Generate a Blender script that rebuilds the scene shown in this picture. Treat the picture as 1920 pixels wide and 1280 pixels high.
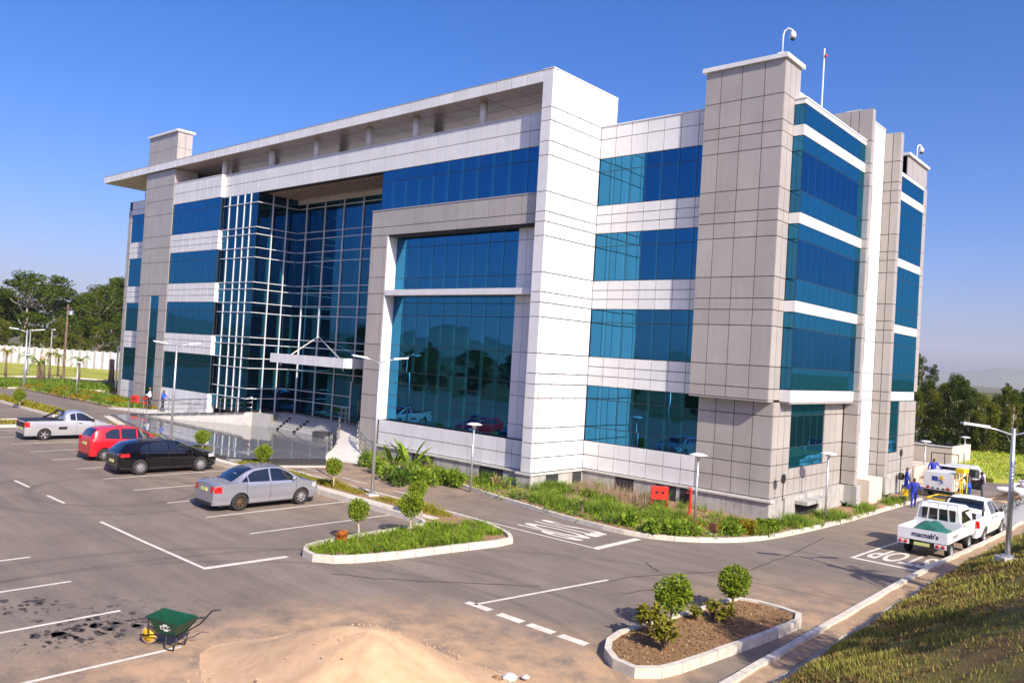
import bpy, bmesh, math, random
from mathutils import Vector, Matrix
random.seed(7)
HAZE = 8.5e-5
for o in list(bpy.data.objects): bpy.data.objects.remove(o)
SC = bpy.context.scene
COL = SC.collection
rad = math.radians
# ---------------------------------------------------------------- camera
F_PX, PITCH, ROLL, YAW = 1511.494, 0.017222, 0.059293, 0.722353      # focal length in photo pixels, angles in radians
CAM = Vector((22.9579, -27.8099, 5.2))
_fw = Vector((-math.sin(YAW)*math.cos(PITCH), math.cos(YAW)*math.cos(PITCH), math.sin(PITCH)))
_rt = Vector((math.cos(YAW), math.sin(YAW), 0)); _up = _rt.cross(_fw)
_r2 = _rt*math.cos(ROLL) + _up*math.sin(ROLL); _u2 = -_rt*math.sin(ROLL) + _up*math.cos(ROLL)
cam = bpy.data.cameras.new('camera'); co = bpy.data.objects.new('camera', cam); COL.objects.link(co)
co.matrix_world = Matrix(((_r2.x,_u2.x,-_fw.x,CAM.x),(_r2.y,_u2.y,-_fw.y,CAM.y),(_r2.z,_u2.z,-_fw.z,CAM.z),(0,0,0,1)))
cam.sensor_width = 36; cam.sensor_fit = 'HORIZONTAL'; cam.lens = F_PX/1920*36
cam.clip_start = 0.1; cam.clip_end = 60000
SC.camera = co
# ---------------------------------------------------------------- light
SUN_AZ = Vector((0.951, -0.309)); SUN_EL = rad(37)
sd = Vector((SUN_AZ.x*math.cos(SUN_EL), SUN_AZ.y*math.cos(SUN_EL), math.sin(SUN_EL)))
sun = bpy.data.lights.new('sun', 'SUN'); sun.energy = 4.2; sun.angle = rad(0.5); sun.color = (1, .91, .77)
so = bpy.data.objects.new('sun', sun); COL.objects.link(so); so.rotation_euler = sd.to_track_quat('Z', 'Y').to_euler()
so.location = (60, -20, 60)
W = bpy.data.worlds.new('World'); SC.world = W; W.use_nodes = True
nt = W.node_tree; nt.nodes.clear()
sky = nt.nodes.new('ShaderNodeTexSky'); sky.sky_type = 'NISHITA'; sky.sun_disc = False
sky.sun_elevation = SUN_EL; sky.sun_rotation = math.atan2(SUN_AZ.x, SUN_AZ.y)
sky.altitude = 600; sky.air_density = 1.0; sky.dust_density = 4.0; sky.ozone_density = 4.0
bg = nt.nodes.new('ShaderNodeBackground'); bg.inputs['Strength'].default_value = 0.095
wo = nt.nodes.new('ShaderNodeOutputWorld')
hs = nt.nodes.new('ShaderNodeHueSaturation'); hs.inputs['Saturation'].default_value = 1.36          # the photograph's colour balance
tn = nt.nodes.new('ShaderNodeMix'); tn.data_type = 'RGBA'; tn.blend_type = 'MULTIPLY'; tn.inputs[0].default_value = 1; tn.inputs[7].default_value = (1.03,.89,1.18,1)
nt.links.new(sky.outputs[0], hs.inputs['Color']); nt.links.new(hs.outputs[0], tn.inputs[6]); nt.links.new(tn.outputs[2], bg.inputs[0]); nt.links.new(bg.outputs[0], wo.inputs[0])
vs = SC.view_settings; vs.view_transform = 'Standard'; vs.look = 'None'; vs.gamma = 1; vs.exposure = 0.8; vs.use_curve_mapping = False
SC.render.engine = 'CYCLES'

# ---------------------------------------------------------------- pixel -> place
def ray(px, py):
    a, b = (px-960)/F_PX, (640-py)/F_PX
    return _r2*a + _u2*b + _fw
def un(px, py, x=None, y=None, z=None):
    d = ray(px, py)
    t = (x-CAM.x)/d.x if x is not None else (y-CAM.y)/d.y if y is not None else (z-CAM.z)/d.z
    return CAM + d*t
def sm(t): t = max(0., min(1., t)); return t*t*(3-2*t)
def gz(x, y):                                   # height of the paved ground
    return -.8 - .45*sm((y+4)/18)*sm((x-2)/8) + min(.4, .009*max(0., -x))
def at(px, py, off=0.):
    z = -.8
    for i in range(24):
        p = un(px, py, z=z); z = .5*z + .5*(gz(p.x, p.y)+off)
    return p
# ---------------------------------------------------------------- object helpers
def tag(o, label=None, cat=None, group=None, kind=None):
    if label: o['label'] = label
    if cat: o['category'] = cat
    if group: o['group'] = group
    if kind: o['kind'] = kind
    return o
def empty(name, loc=(0,0,0), rz=0., label=None, cat=None, group=None):
    o = bpy.data.objects.new(name, None); COL.objects.link(o); o.location = loc; o.rotation_euler = (0,0,rz)
    o.empty_display_size = .2
    return tag(o, label, cat, group)
def link(name, me, parent=None, loc=None, rz=None):
    o = bpy.data.objects.new(name, me); COL.objects.link(o)
    if parent: o.parent = parent
    if loc is not None: o.location = loc
    if rz is not None: o.rotation_euler = (0,0,rz)
    return o
def dup(root, loc=None, rz=None, scale=None):
    r = root.copy(); COL.objects.link(r)
    if loc is not None: r.location = loc
    if rz is not None: r.rotation_euler = (0,0,rz)
    if scale is not None: r.scale = (scale,)*3 if not hasattr(scale,'__len__') else scale
    for ch in list(root.children):
        c = ch.copy(); COL.objects.link(c); c.parent = r
        for g in list(ch.children):
            d = g.copy(); COL.objects.link(d); d.parent = c
    return r
class MB:
    def __init__(s): s.v = []; s.f = []; s.m = []; s.cur = 0
    def add(s, vs, fs):
        b = len(s.v); s.v += [tuple(v) for v in vs]
        for f in fs: s.f.append(tuple(b+i for i in f)); s.m.append(s.cur)
        return s
    def box(s, x0, x1, y0, y1, z0, z1):
        return s.add([(x0,y0,z0),(x1,y0,z0),(x1,y1,z0),(x0,y1,z0),(x0,y0,z1),(x1,y0,z1),(x1,y1,z1),(x0,y1,z1)],
            [(0,3,2,1),(4,5,6,7),(0,1,5,4),(1,2,6,5),(2,3,7,6),(3,0,4,7)])
    def hexa(s, pts): return s.add(pts, [(0,3,2,1),(4,5,6,7),(0,1,5,4),(1,2,6,5),(2,3,7,6),(3,0,4,7)])
    def bar(s, p, q, w, h):                      # rectangular bar from p to q, w across, h up
        p = Vector(p); q = Vector(q); d = (q-p).normalized()
        u = Vector((0,0,1)) if abs(d.z) < .95 else Vector((0,1,0))
        r = d.cross(u).normalized()*w/2; t = r.cross(d).normalized()*h/2
        return s.hexa([p-r-t, p+r-t, q+r-t, q-r-t, p-r+t, p+r+t, q+r+t, q-r+t])
    def prism(s, poly, z0, z1, zf=None):
        n = len(poly); A = sum(poly[i][0]*poly[(i+1)%n][1]-poly[(i+1)%n][0]*poly[i][1] for i in range(n))
        if A < 0: poly = poly[::-1]
        g = zf or (lambda x, y: 0)
        vs = [(x,y,z0+g(x,y)) for x,y in poly]+[(x,y,z1+g(x,y)) for x,y in poly]
        return s.add(vs, [tuple(range(n-1,-1,-1)), tuple(range(n,2*n))]+[(i,(i+1)%n,n+(i+1)%n,n+i) for i in range(n)])
    def tube(s, path, r, n=6, cap=True):
        P = [Vector(p) for p in path]; R = r if hasattr(r,'__len__') else [r]*len(P)
        rings = []; prev = None
        for i, p in enumerate(P):
            d = (P[min(i+1,len(P)-1)]-P[max(i-1,0)])
            d = d.normalized() if d.length > 1e-9 else Vector((0,0,1))
            if prev is None:
                u = Vector((1,0,0)) if abs(d.x) < .9 else Vector((0,1,0)); a = (u-d*u.dot(d)).normalized()
            else: a = (prev-d*prev.dot(d)); a = a.normalized() if a.length > 1e-6 else prev
            prev = a; b = d.cross(a)
            rings.append([p+(a*math.cos(2*math.pi*k/n)+b*math.sin(2*math.pi*k/n))*R[i] for k in range(n)])
        vs = [v for rg in rings for v in rg]; fs = []
        for i in range(len(P)-1):
            for k in range(n): fs.append((i*n+k, i*n+(k+1)%n, (i+1)*n+(k+1)%n, (i+1)*n+k))
        if cap: fs += [tuple(range(n-1,-1,-1)), tuple((len(P)-1)*n+k for k in range(n))]
        return s.add(vs, fs)
    def lathe(s, prof, n=16, axis='z', c=(0,0,0), caps=True):
        vs = []; fs = []; c = Vector(c)
        for r, h in prof:
            for k in range(n):
                a = 2*math.pi*k/n; p = (r*math.cos(a), r*math.sin(a), h)
                if axis == 'x': p = (p[2], p[0], p[1])
                elif axis == 'y': p = (p[1], p[2], p[0])
                vs.append(Vector(p)+c)
        m = len(prof)
        for i in range(m-1):
            for k in range(n): fs.append((i*n+k, i*n+(k+1)%n, (i+1)*n+(k+1)%n, (i+1)*n+k))
        if prof[0] == prof[-1] or not caps: return s.add(vs, fs)
        if prof[0][0] > 1e-5: fs.append(tuple(range(n-1,-1,-1)))
        if prof[-1][0] > 1e-5: fs.append(tuple((m-1)*n+k for k in range(n)))
        return s.add(vs, fs)
    def mesh(s, name, mats, smooth=False):
        me = bpy.data.meshes.new(name); me.from_pydata(s.v, [], s.f)
        for m in (mats if isinstance(mats,(list,tuple)) else [mats]): me.materials.append(m)
        if isinstance(mats,(list,tuple)) and len(mats) > 1: me.polygons.foreach_set('material_index', s.m)
        if smooth: me.polygons.foreach_set('use_smooth', [True]*len(me.polygons))
        me.update(); return me
    def build(s, name, mats, parent=None, smooth=False, loc=None, rz=None):
        return link(name, s.mesh(name, mats, smooth), parent, loc, rz)
def smooth_angle(o, deg=35):
    me = o.data; bm = bmesh.new(); bm.from_mesh(me)
    for f in bm.faces: f.smooth = True
    for e in bm.edges:
        if len(e.link_faces) == 2 and e.calc_face_angle(0) > rad(deg): e.smooth = False
    bm.to_mesh(me); bm.free()
def struct(name, mb, mat, parent=None, smooth=False):
    o = mb.build(name, mat, parent, smooth)
    if parent is None: o['kind'] = 'structure'
    return o
def text_mesh(s, size, depth=.002, bold=False, sx=1.):
    c = bpy.data.curves.new('lettering', 'FONT'); c.body = s; c.size = size; c.align_x = 'CENTER'; c.align_y = 'CENTER'; c.extrude = depth
    if bold: c.offset = size*.018
    c.resolution_u = 3
    o = bpy.data.objects.new('lettering', c); COL.objects.link(o)
    bpy.context.view_layer.update()
    me = bpy.data.meshes.new_from_object(o.evaluated_get(bpy.context.evaluated_depsgraph_get()))
    bpy.data.objects.remove(o)
    if sx != 1:
        for v in me.vertices: v.co.x *= sx
    return me
# ---------------------------------------------------------------- materials
def mat(name, col, rough=.6, metal=0., var=0., vscale=3., bump=0., bscale=40., spec=.5, coat=0., col2=None, detail=4., objvar=0., sub=0., coords='Object'):
    m = bpy.data.materials.new(name); m.use_nodes = True; n = m.node_tree.nodes; L = m.node_tree.links
    b = n['Principled BSDF']; b.inputs['Base Color'].default_value = (*col,1); b.inputs['Roughness'].default_value = rough
    b.inputs['Metallic'].default_value = metal; b.inputs['Specular IOR Level'].default_value = spec
    if coat: b.inputs['Coat Weight'].default_value = coat; b.inputs['Coat Roughness'].default_value = .03
    tc = n.new('ShaderNodeTexCoord'); src = None
    if coords == 'World':
        g = n.new('ShaderNodeNewGeometry'); src = g.outputs['Position']
    else: src = tc.outputs['Object']
    if var or col2:
        t = n.new('ShaderNodeTexNoise'); t.inputs['Scale'].default_value = vscale; t.inputs['Detail'].default_value = detail; t.inputs['Roughness'].default_value = .6
        L.new(src, t.inputs['Vector'])
        r = n.new('ShaderNodeValToRGB'); r.color_ramp.elements[0].position = .32; r.color_ramp.elements[1].position = .68
        c2 = col2 or tuple(min(1,c*(1+var)) for c in col); c1 = col if col2 else tuple(c*(1-var) for c in col)
        r.color_ramp.elements[0].color = (*c1,1); r.color_ramp.elements[1].color = (*c2,1)
        L.new(t.outputs['Fac'], r.inputs[0]); out = r.outputs[0]
    else: out = None
    if objvar:
        oi = n.new('ShaderNodeObjectInfo'); mx = n.new('ShaderNodeMix'); mx.data_type = 'RGBA'; mx.blend_type = 'MULTIPLY'; mx.inputs[0].default_value = 1
        mr = n.new('ShaderNodeMapRange'); mr.inputs[3].default_value = 1-objvar; mr.inputs[4].default_value = 1.; L.new(oi.outputs['Random'], mr.inputs[0])
        cb = n.new('ShaderNodeCombineColor'); [L.new(mr.outputs[0], cb.inputs[i]) for i in range(3)]
        if out: L.new(out, mx.inputs[6])
        else: mx.inputs[6].default_value = (*col,1)
        L.new(cb.outputs[0], mx.inputs[7]); out = mx.outputs[2]
    if out: L.new(out, b.inputs['Base Color'])
    if bump:
        t2 = n.new('ShaderNodeTexNoise'); t2.inputs['Scale'].default_value = bscale; t2.inputs['Detail'].default_value = 3
        L.new(src, t2.inputs['Vector'])
        bp = n.new('ShaderNodeBump'); bp.inputs['Strength'].default_value = bump; bp.inputs['Distance'].default_value = .02
        L.new(t2.outputs['Fac'], bp.inputs['Height']); L.new(bp.outputs[0], b.inputs['Normal'])
    return m
def leafmat(name, col, col2, trans=.25, rough=.55, vscale=1.3):
    m = mat(name, col, rough, col2=col2, vscale=vscale, spec=.12, coords='World')
    n = m.node_tree.nodes; L = m.node_tree.links; b = n['Principled BSDF']
    tr = n.new('ShaderNodeBsdfTranslucent'); mx = n.new('ShaderNodeMixShader'); mx.inputs[0].default_value = trans
    l = b.inputs['Base Color'].links[0].from_socket; L.new(l, tr.inputs[0])
    o = n['Material Output']; L.new(b.outputs[0], mx.inputs[1]); L.new(tr.outputs[0], mx.inputs[2]); L.new(mx.outputs[0], o.inputs[0])
    return m
def glassmat(name, tint, base=(.0015,.004,.007), refl=.66, wob=.010, var=.3):
    """coated facade glass: tinted mirror over a dark interior, each pane slightly out of true"""
    m = bpy.data.materials.new(name); m.use_nodes = True; n = m.node_tree.nodes; L = m.node_tree.links
    n.remove(n['Principled BSDF']); o = n['Material Output']
    gl = n.new('ShaderNodeBsdfGlossy'); gl.inputs['Roughness'].default_value = .015; gl.inputs['Color'].default_value = (*tint,1)
    di = n.new('ShaderNodeBsdfDiffuse'); oi = n.new('ShaderNodeObjectInfo')
    rp = n.new('ShaderNodeValToRGB'); rp.color_ramp.elements[0].color = (*base,1)
    rp.color_ramp.elements[1].color = (*[c*(1+6*var) for c in base],1); L.new(oi.outputs['Random'], rp.inputs[0]); 
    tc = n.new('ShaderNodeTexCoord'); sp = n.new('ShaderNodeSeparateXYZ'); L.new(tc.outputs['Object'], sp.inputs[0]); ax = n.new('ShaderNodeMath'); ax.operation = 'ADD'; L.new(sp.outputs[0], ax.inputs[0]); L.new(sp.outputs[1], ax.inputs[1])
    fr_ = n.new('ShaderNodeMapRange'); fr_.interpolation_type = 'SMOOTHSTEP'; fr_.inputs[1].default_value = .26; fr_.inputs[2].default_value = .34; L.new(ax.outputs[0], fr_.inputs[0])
    mullion_refl = n.new('ShaderNodeMix'); mullion_refl.data_type = 'RGBA'; L.new(fr_.outputs[0], mullion_refl.inputs[0]); L.new(rp.outputs[0], mullion_refl.inputs[6]); mullion_refl.inputs[7].default_value = (.012,.10,.13,1); L.new(mullion_refl.outputs[2], di.inputs['Color'])  # paler strip in the pane's diffuse colour imitates a reflected mullion
    fr = n.new('ShaderNodeFresnel'); fr.inputs['IOR'].default_value = 1.5
    mr = n.new('ShaderNodeMapRange'); mr.inputs[3].default_value = refl; mr.inputs[4].default_value = 1.; L.new(fr.outputs[0], mr.inputs[0])
    mx = n.new('ShaderNodeMixShader'); L.new(mr.outputs[0], mx.inputs[0]); L.new(di.outputs[0], mx.inputs[1]); L.new(gl.outputs[0], mx.inputs[2]); L.new(mx.outputs[0], o.inputs[0])
    # pane wobble
    g = n.new('ShaderNodeNewGeometry'); tn = n.new('ShaderNodeTexNoise'); tn.inputs['Scale'].default_value = .9; tn.inputs['Detail'].default_value = 1
    L.new(g.outputs['Position'], tn.inputs['Vector']); bp = n.new('ShaderNodeBump'); bp.inputs['Strength'].default_value = .25; bp.inputs['Distance'].default_value = wob
    L.new(tn.outputs['Fac'], bp.inputs['Height'])
    cx = n.new('ShaderNodeVectorMath'); cx.operation = 'SCALE'; cx.inputs['Scale'].default_value = .012
    wn = n.new('ShaderNodeTexWhiteNoise'); wn.noise_dimensions = '1D'; L.new(oi.outputs['Random'], wn.inputs['W'])
    sb = n.new('ShaderNodeVectorMath'); sb.operation = 'SUBTRACT'; sb.inputs[1].default_value = (.5,.5,.5); L.new(wn.outputs['Color'], sb.inputs[0]); L.new(sb.outputs[0], cx.inputs[0])
    ad = n.new('ShaderNodeVectorMath'); ad.operation = 'ADD'; L.new(bp.outputs[0], ad.inputs[0]); L.new(cx.outputs[0], ad.inputs[1])
    L.new(ad.outputs[0], gl.inputs['Normal'])
    return m
M = {}
M['white'] = mat('white_cladding', (.76,.76,.75), .38, var=.05, vscale=.7, objvar=.08, coords='World')
M['grey'] = mat('grey_cladding', (.455,.42,.38), .4, metal=.1, var=.06, vscale=.8, objvar=.11, coords='World')
M['joint'] = mat('dark_joint', (.03,.03,.032), .8)
M['whitebar'] = mat('white_mullion', (.66,.66,.66), .35)
M['darkbar'] = mat('dark_mullion', (.02,.035,.045), .4)
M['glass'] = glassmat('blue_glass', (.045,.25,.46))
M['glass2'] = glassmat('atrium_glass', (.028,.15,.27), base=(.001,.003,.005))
M['soffit'] = mat('soffit_panel', (.47,.36,.28), .32, metal=.2, var=.06, vscale=.8, objvar=.1, coords='World')
M['conc'] = mat('concrete', (.42,.41,.38), .85, var=.16, vscale=1.4, bump=.25, bscale=18, coords='World')
M['conclight'] = mat('pale_concrete', (.55,.53,.48), .85, var=.1, vscale=2, bump=.2, bscale=25, coords='World')
M['kerb'] = mat('kerb_concrete', (.60,.55,.46), .9, var=.14, vscale=5, bump=.35, bscale=30, objvar=.1, coords='World')
M['beigewall'] = mat('beige_plaster', (.62,.54,.43), .9, var=.08, vscale=.7, coords='World')
M['wallwhite'] = mat('painted_wall', (.72,.72,.72), .85, var=.06, vscale=.5, coords='World')
M['steel'] = mat('stainless_steel', (.62,.61,.58), .25, metal=1.)
M['galv'] = mat('galvanised_steel', (.55,.57,.58), .42, metal=.75, var=.06, vscale=3)
M['lampwhite'] = mat('lamp_white', (.7,.72,.72), .4)
M['black'] = mat('black_plastic', (.012,.012,.013), .5)
M['rubber'] = mat('tyre_rubber', (.022,.021,.02), .8, bump=.2, bscale=60)
M['red'] = mat('red_paint', (.62,.035,.02), .4)
M['soil'] = mat('dry_soil', (.28,.17,.09), .95, var=.45, vscale=9, bump=1.0, bscale=26, coords='World')
M['mulch'] = mat('bark_mulch', (.34,.19,.085), .95, col2=(.15,.08,.035), vscale=22, bump=1., bscale=50, coords='World')
M['paint'] = mat('road_paint', (.74,.71,.62), .75, col2=(.55,.5,.42), vscale=7, coords='World', detail=8)
M['water'] = None
def asphalt():
    m = bpy.data.materials.new('asphalt'); m.use_nodes = True; n = m.node_tree.nodes; L = m.node_tree.links; b = n['Principled BSDF']
    g = n.new('ShaderNodeNewGeometry')
    def noise(sc, det=4, rough=.6, vec=None, sx=None):
        t = n.new('ShaderNodeTexNoise'); t.inputs['Scale'].default_value = sc; t.inputs['Detail'].default_value = det; t.inputs['Roughness'].default_value = rough
        if sx:
            mp = n.new('ShaderNodeMapping'); mp.inputs['Scale'].default_value = sx; mp.inputs['Rotation'].default_value = (0,0,.25); L.new(g.outputs['Position'], mp.inputs[0]); L.new(mp.outputs[0], t.inputs['Vector'])
        else: L.new(g.outputs['Position'], t.inputs['Vector'])
        return t.outputs['Fac']
    def ramp(f, p0, p1, c0, c1):
        r = n.new('ShaderNodeValToRGB'); r.color_ramp.elements[0].position = p0; r.color_ramp.elements[1].position = p1
        r.color_ramp.elements[0].color = (*c0,1); r.color_ramp.elements[1].color = (*c1,1); L.new(f, r.inputs[0]); return r.outputs[0]
    def mix(fac, a, bb, mode='MIX'):
        x = n.new('ShaderNodeMix'); x.data_type = 'RGBA'; x.blend_type = mode
        if isinstance(fac, float): x.inputs[0].default_value = fac
        else: L.new(fac, x.inputs[0])
        L.new(a, x.inputs[6]); L.new(bb, x.inputs[7]); return x.outputs[2]
    base = ramp(noise(.55, 6), .3, .7, (.178,.147,.122), (.238,.200,.166))
    streak = ramp(noise(1.0, 5, .7, sx=(.12,1.6,1)), .35, .65, (.82,.82,.83), (1.1,1.08,1.05))
    c = mix(1., base, streak, 'MULTIPLY')
    fine = ramp(noise(38, 3, .8), .28, .75, (.6,.6,.6), (1.35,1.35,1.35)); c = mix(1., c, fine, 'MULTIPLY')
    spots = ramp(noise(2.2, 5, .75), .64, .74, (1,1,1), (.55,.54,.52)); c = mix(1., c, spots, 'MULTIPLY')
    # sandy dust: spread by the sand pile and along the gutters of the service road
    def sphere_mask(x, y, r0, r1):
        d = n.new('ShaderNodeVectorMath'); d.operation = 'DISTANCE'; d.inputs[1].default_value = (x,y,-.8); L.new(g.outputs['Position'], d.inputs[0])
        mr = n.new('ShaderNodeMapRange'); mr.interpolation_type = 'SMOOTHSTEP'; mr.inputs[1].default_value = r0; mr.inputs[2].default_value = r1; mr.inputs[3].default_value = 1; mr.inputs[4].default_value = 0
        L.new(d.outputs['Value'], mr.inputs[0]); return mr.outputs[0]
    dust = ramp(noise(1.1, 7, .75), .34, .62, (.0,)*3, (1.,)*3)
    sand = ramp(noise(20, 2), .3, .7, (.47,.30,.165), (.55,.37,.22))
    for (x, y, r0, r1, amt) in ((12.05,-18.75,3.3,6.4,.95),(16.2,-7.5,.5,5.5,.7),(-6,-5,1,10,.5),(15.5,8,1,8,.4),(14.5,-14.8,.3,3.4,.8),(8.,-22.,.5,3.,.35)):
        mk = sphere_mask(x, y, r0, r1); mm = n.new('ShaderNodeMath'); mm.operation = 'MULTIPLY'; L.new(mk, mm.inputs[0]); L.new(dust, mm.inputs[1])
        m2 = n.new('ShaderNodeMath'); m2.operation = 'MULTIPLY'; m2.inputs[1].default_value = amt; L.new(mm.outputs[0], m2.inputs[0]); c = mix(m2.outputs[0], c, sand)
    # scuffed tyre arcs left by a turning car
    sep = n.new('ShaderNodeSeparateXYZ'); L.new(g.outputs['Position'], sep.inputs[0])
    def arc(cx, cy, R, w):
        d = n.new('ShaderNodeVectorMath'); d.operation = 'DISTANCE'; d.inputs[1].default_value = (cx,cy,-.8); L.new(g.outputs['Position'], d.inputs[0])
        s = n.new('ShaderNodeMath'); s.operation = 'SUBTRACT'; s.inputs[1].default_value = R; L.new(d.outputs['Value'], s.inputs[0])
        a = n.new('ShaderNodeMath'); a.operation = 'ABSOLUTE'; L.new(s.outputs[0], a.inputs[0])
        mr = n.new('ShaderNodeMapRange'); mr.interpolation_type = 'SMOOTHSTEP'; mr.inputs[1].default_value = w*.4; mr.inputs[2].default_value = w; mr.inputs[3].default_value = .5; mr.inputs[4].default_value = 0
        L.new(a.outputs[0], mr.inputs[0]); k = n.new('ShaderNodeMath'); k.operation = 'MULTIPLY'; L.new(mr.outputs[0], k.inputs[0]); L.new(dustinv, k.inputs[1]); return k.outputs[0]
    dustinv = noise(.35, 3)
    rgb = n.new('ShaderNodeRGB'); rgb.outputs[0].default_value = (.06,.055,.05,1)
    for a in ((-8.,-14.6,4.3,.2),(-8.,-14.6,2.9,.2),(9.5,-20.5,9.2,.16),(9.5,-20.5,7.8,.16),(16,-20,14.4,.16)): c = mix(arc(*a), c, rgb.outputs[0])
    # oil and mortar drips in the left bays
    st = ramp(noise(3.4, 6, .85), .56, .60, (.0,)*3, (1.,)*3); st2 = sphere_mask(5.9,-20.4,.7,2.9); k = n.new('ShaderNodeMath'); k.operation = 'MULTIPLY'; L.new(st, k.inputs[0]); L.new(st2, k.inputs[1])
    c = mix(k.outputs[0], c, rgb.outputs[0])
    L.new(c, b.inputs['Base Color']); b.inputs['Roughness'].default_value = .85; b.inputs['Specular IOR Level'].default_value = .25
    bp = n.new('ShaderNodeBump'); bp.inputs['Strength'].default_value = .5; bp.inputs['Distance'].default_value = .012; L.new(noise(60, 2), bp.inputs['Height']); L.new(bp.outputs[0], b.inputs['Normal'])
    return m
M['asphalt'] = asphalt()
def grassmat(name, a, b_, dry, sc=1.2):
    m = mat(name, a, .9, col2=b_, vscale=sc*6, bump=.9, bscale=35, coords='World', spec=.15)
    n = m.node_tree.nodes; L = m.node_tree.links; bs = n['Principled BSDF']; old = bs.inputs['Base Color'].links[0].from_socket
    g = n.new('ShaderNodeNewGeometry'); t = n.new('ShaderNodeTexNoise'); t.inputs['Scale'].default_value = sc; t.inputs['Detail'].default_value = 5; L.new(g.outputs['Position'], t.inputs['Vector'])
    r = n.new('ShaderNodeValToRGB'); r.color_ramp.elements[0].position = .4; r.color_ramp.elements[1].position = .62; L.new(t.outputs['Fac'], r.inputs[0])
    x = n.new('ShaderNodeMix'); x.data_type = 'RGBA'; L.new(r.outputs[0], x.inputs[0]); L.new(old, x.inputs[6]); x.inputs[7].default_value = (*dry,1); L.new(x.outputs[2], bs.inputs['Base Color'])
    return m
M['lawn'] = grassmat('lawn', (.20,.26,.03), (.30,.34,.04), (.40,.36,.08), .35)
M['bank'] = grassmat('bank_turf', (.17,.15,.04), (.25,.23,.05), (.20,.13,.05), .9)
M['terrain'] = grassmat('terrain', (.06,.075,.02), (.10,.10,.035), (.14,.11,.05), .05)
M['sandpile'] = mat('builders_sand', (.54,.35,.19), .95, col2=(.63,.43,.26), vscale=4, bump=.9, bscale=45, coords='World')
M['gravel'] = mat('gravel', (.33,.33,.33), .95, col2=(.5,.49,.47), vscale=30, bump=1., bscale=40, coords='World')
M['hill'] = mat('hillside', (.10,.11,.06), .95, var=.3, vscale=.004, coords='World')
def watermat():
    m = bpy.data.materials.new('pool_water'); m.use_nodes = True; n = m.node_tree.nodes; L = m.node_tree.links; b = n['Principled BSDF']
    b.inputs['Base Color'].default_value = (.20,.20,.19,1); b.inputs['Roughness'].default_value = .04; b.inputs['Specular IOR Level'].default_value = 1.0; b.inputs['IOR'].default_value = 1.7
    g = n.new('ShaderNodeNewGeometry'); t = n.new('ShaderNodeTexNoise'); t.inputs['Scale'].default_value = 2.5; L.new(g.outputs['Position'], t.inputs['Vector'])
    bp = n.new('ShaderNodeBump'); bp.inputs['Strength'].default_value = .05; bp.inputs['Distance'].default_value = .02; L.new(t.outputs['Fac'], bp.inputs['Height']); L.new(bp.outputs[0], b.inputs['Normal'])
    return m
M['water'] = watermat()
M['granite'] = mat('dark_granite', (.035,.035,.038), .25, var=.2, vscale=20)
M['tile'] = mat('grey_paver', (.40,.39,.37), .7, var=.12, vscale=2.5, objvar=.1, coords='World')
# foliage
M['leaf_top'] = leafmat('topiary_leaf', (0.085,0.150,0.016), (0.330,0.410,0.034), .3, vscale=9)
M['leaf_dark'] = leafmat('dark_leaf', (0.042,0.091,0.016), (0.106,0.182,0.025), .2, vscale=3)
M['leaf_mid'] = leafmat('green_leaf', (0.095,0.179,0.019), (0.261,0.358,0.040), .3, vscale=1.2)
M['leaf_lily'] = leafmat('lily_leaf', (0.107,0.190,0.019), (0.284,0.400,0.032), .3, vscale=2.2)
M['leaf_yel'] = leafmat('golden_leaf', (.20,.17,.015), (.36,.27,.02), .3, vscale=4)
M['leaf_hedge'] = leafmat('hedge_leaf', (0.193,0.193,0.023), (0.366,0.318,0.032), .25, vscale=3)
M['leaf_org'] = leafmat('orange_leaf', (.45,.13,.02), (.6,.22,.03), .25, vscale=8)
M['leaf_pink'] = leafmat('pink_grass', (.30,.20,.15), (.40,.33,.22), .3, vscale=4)
M['leaf_red'] = leafmat('maroon_leaf', (.10,.02,.02), (.16,.05,.03), .2, vscale=4)
M['leaf_euc'] = leafmat('eucalyptus_leaf', (.030,.058,.008), (.105,.140,.018), .2, vscale=.35)
M['leaf_euc2'] = leafmat('eucalyptus_leaf_light', (.055,.080,.010), (.17,.18,.022), .22, vscale=.4)
M['leaf_dry'] = leafmat('dry_leaf', (.30,.22,.10), (.42,.33,.16), .2, vscale=3)
M['leaf_croton'] = leafmat('croton_leaf', (.05,.09,.012), (.34,.29,.03), .2, vscale=10)
M['turf'] = leafmat('turf_blade', (0.189,0.182,0.041), (0.365,0.338,0.074), .25, vscale=1.1)
M['lawnblade'] = leafmat('lawn_blade', (0.252,0.362,0.032), (0.462,0.523,0.055), .25, vscale=.6)
M['bark'] = mat('pale_bark', (.42,.36,.28), .9, var=.25, vscale=2, bump=.4, bscale=9)
M['barkdark'] = mat('brown_bark', (.17,.12,.08), .95, var=.3, vscale=4, bump=.6, bscale=14)
M['stem'] = mat('pale_stem', (.48,.38,.25), .85, var=.2, vscale=8)
M['leaf_drygrass'] = leafmat('dry_turf', (.16,.10,.035), (.28,.19,.07), .2, vscale=2)

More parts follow.
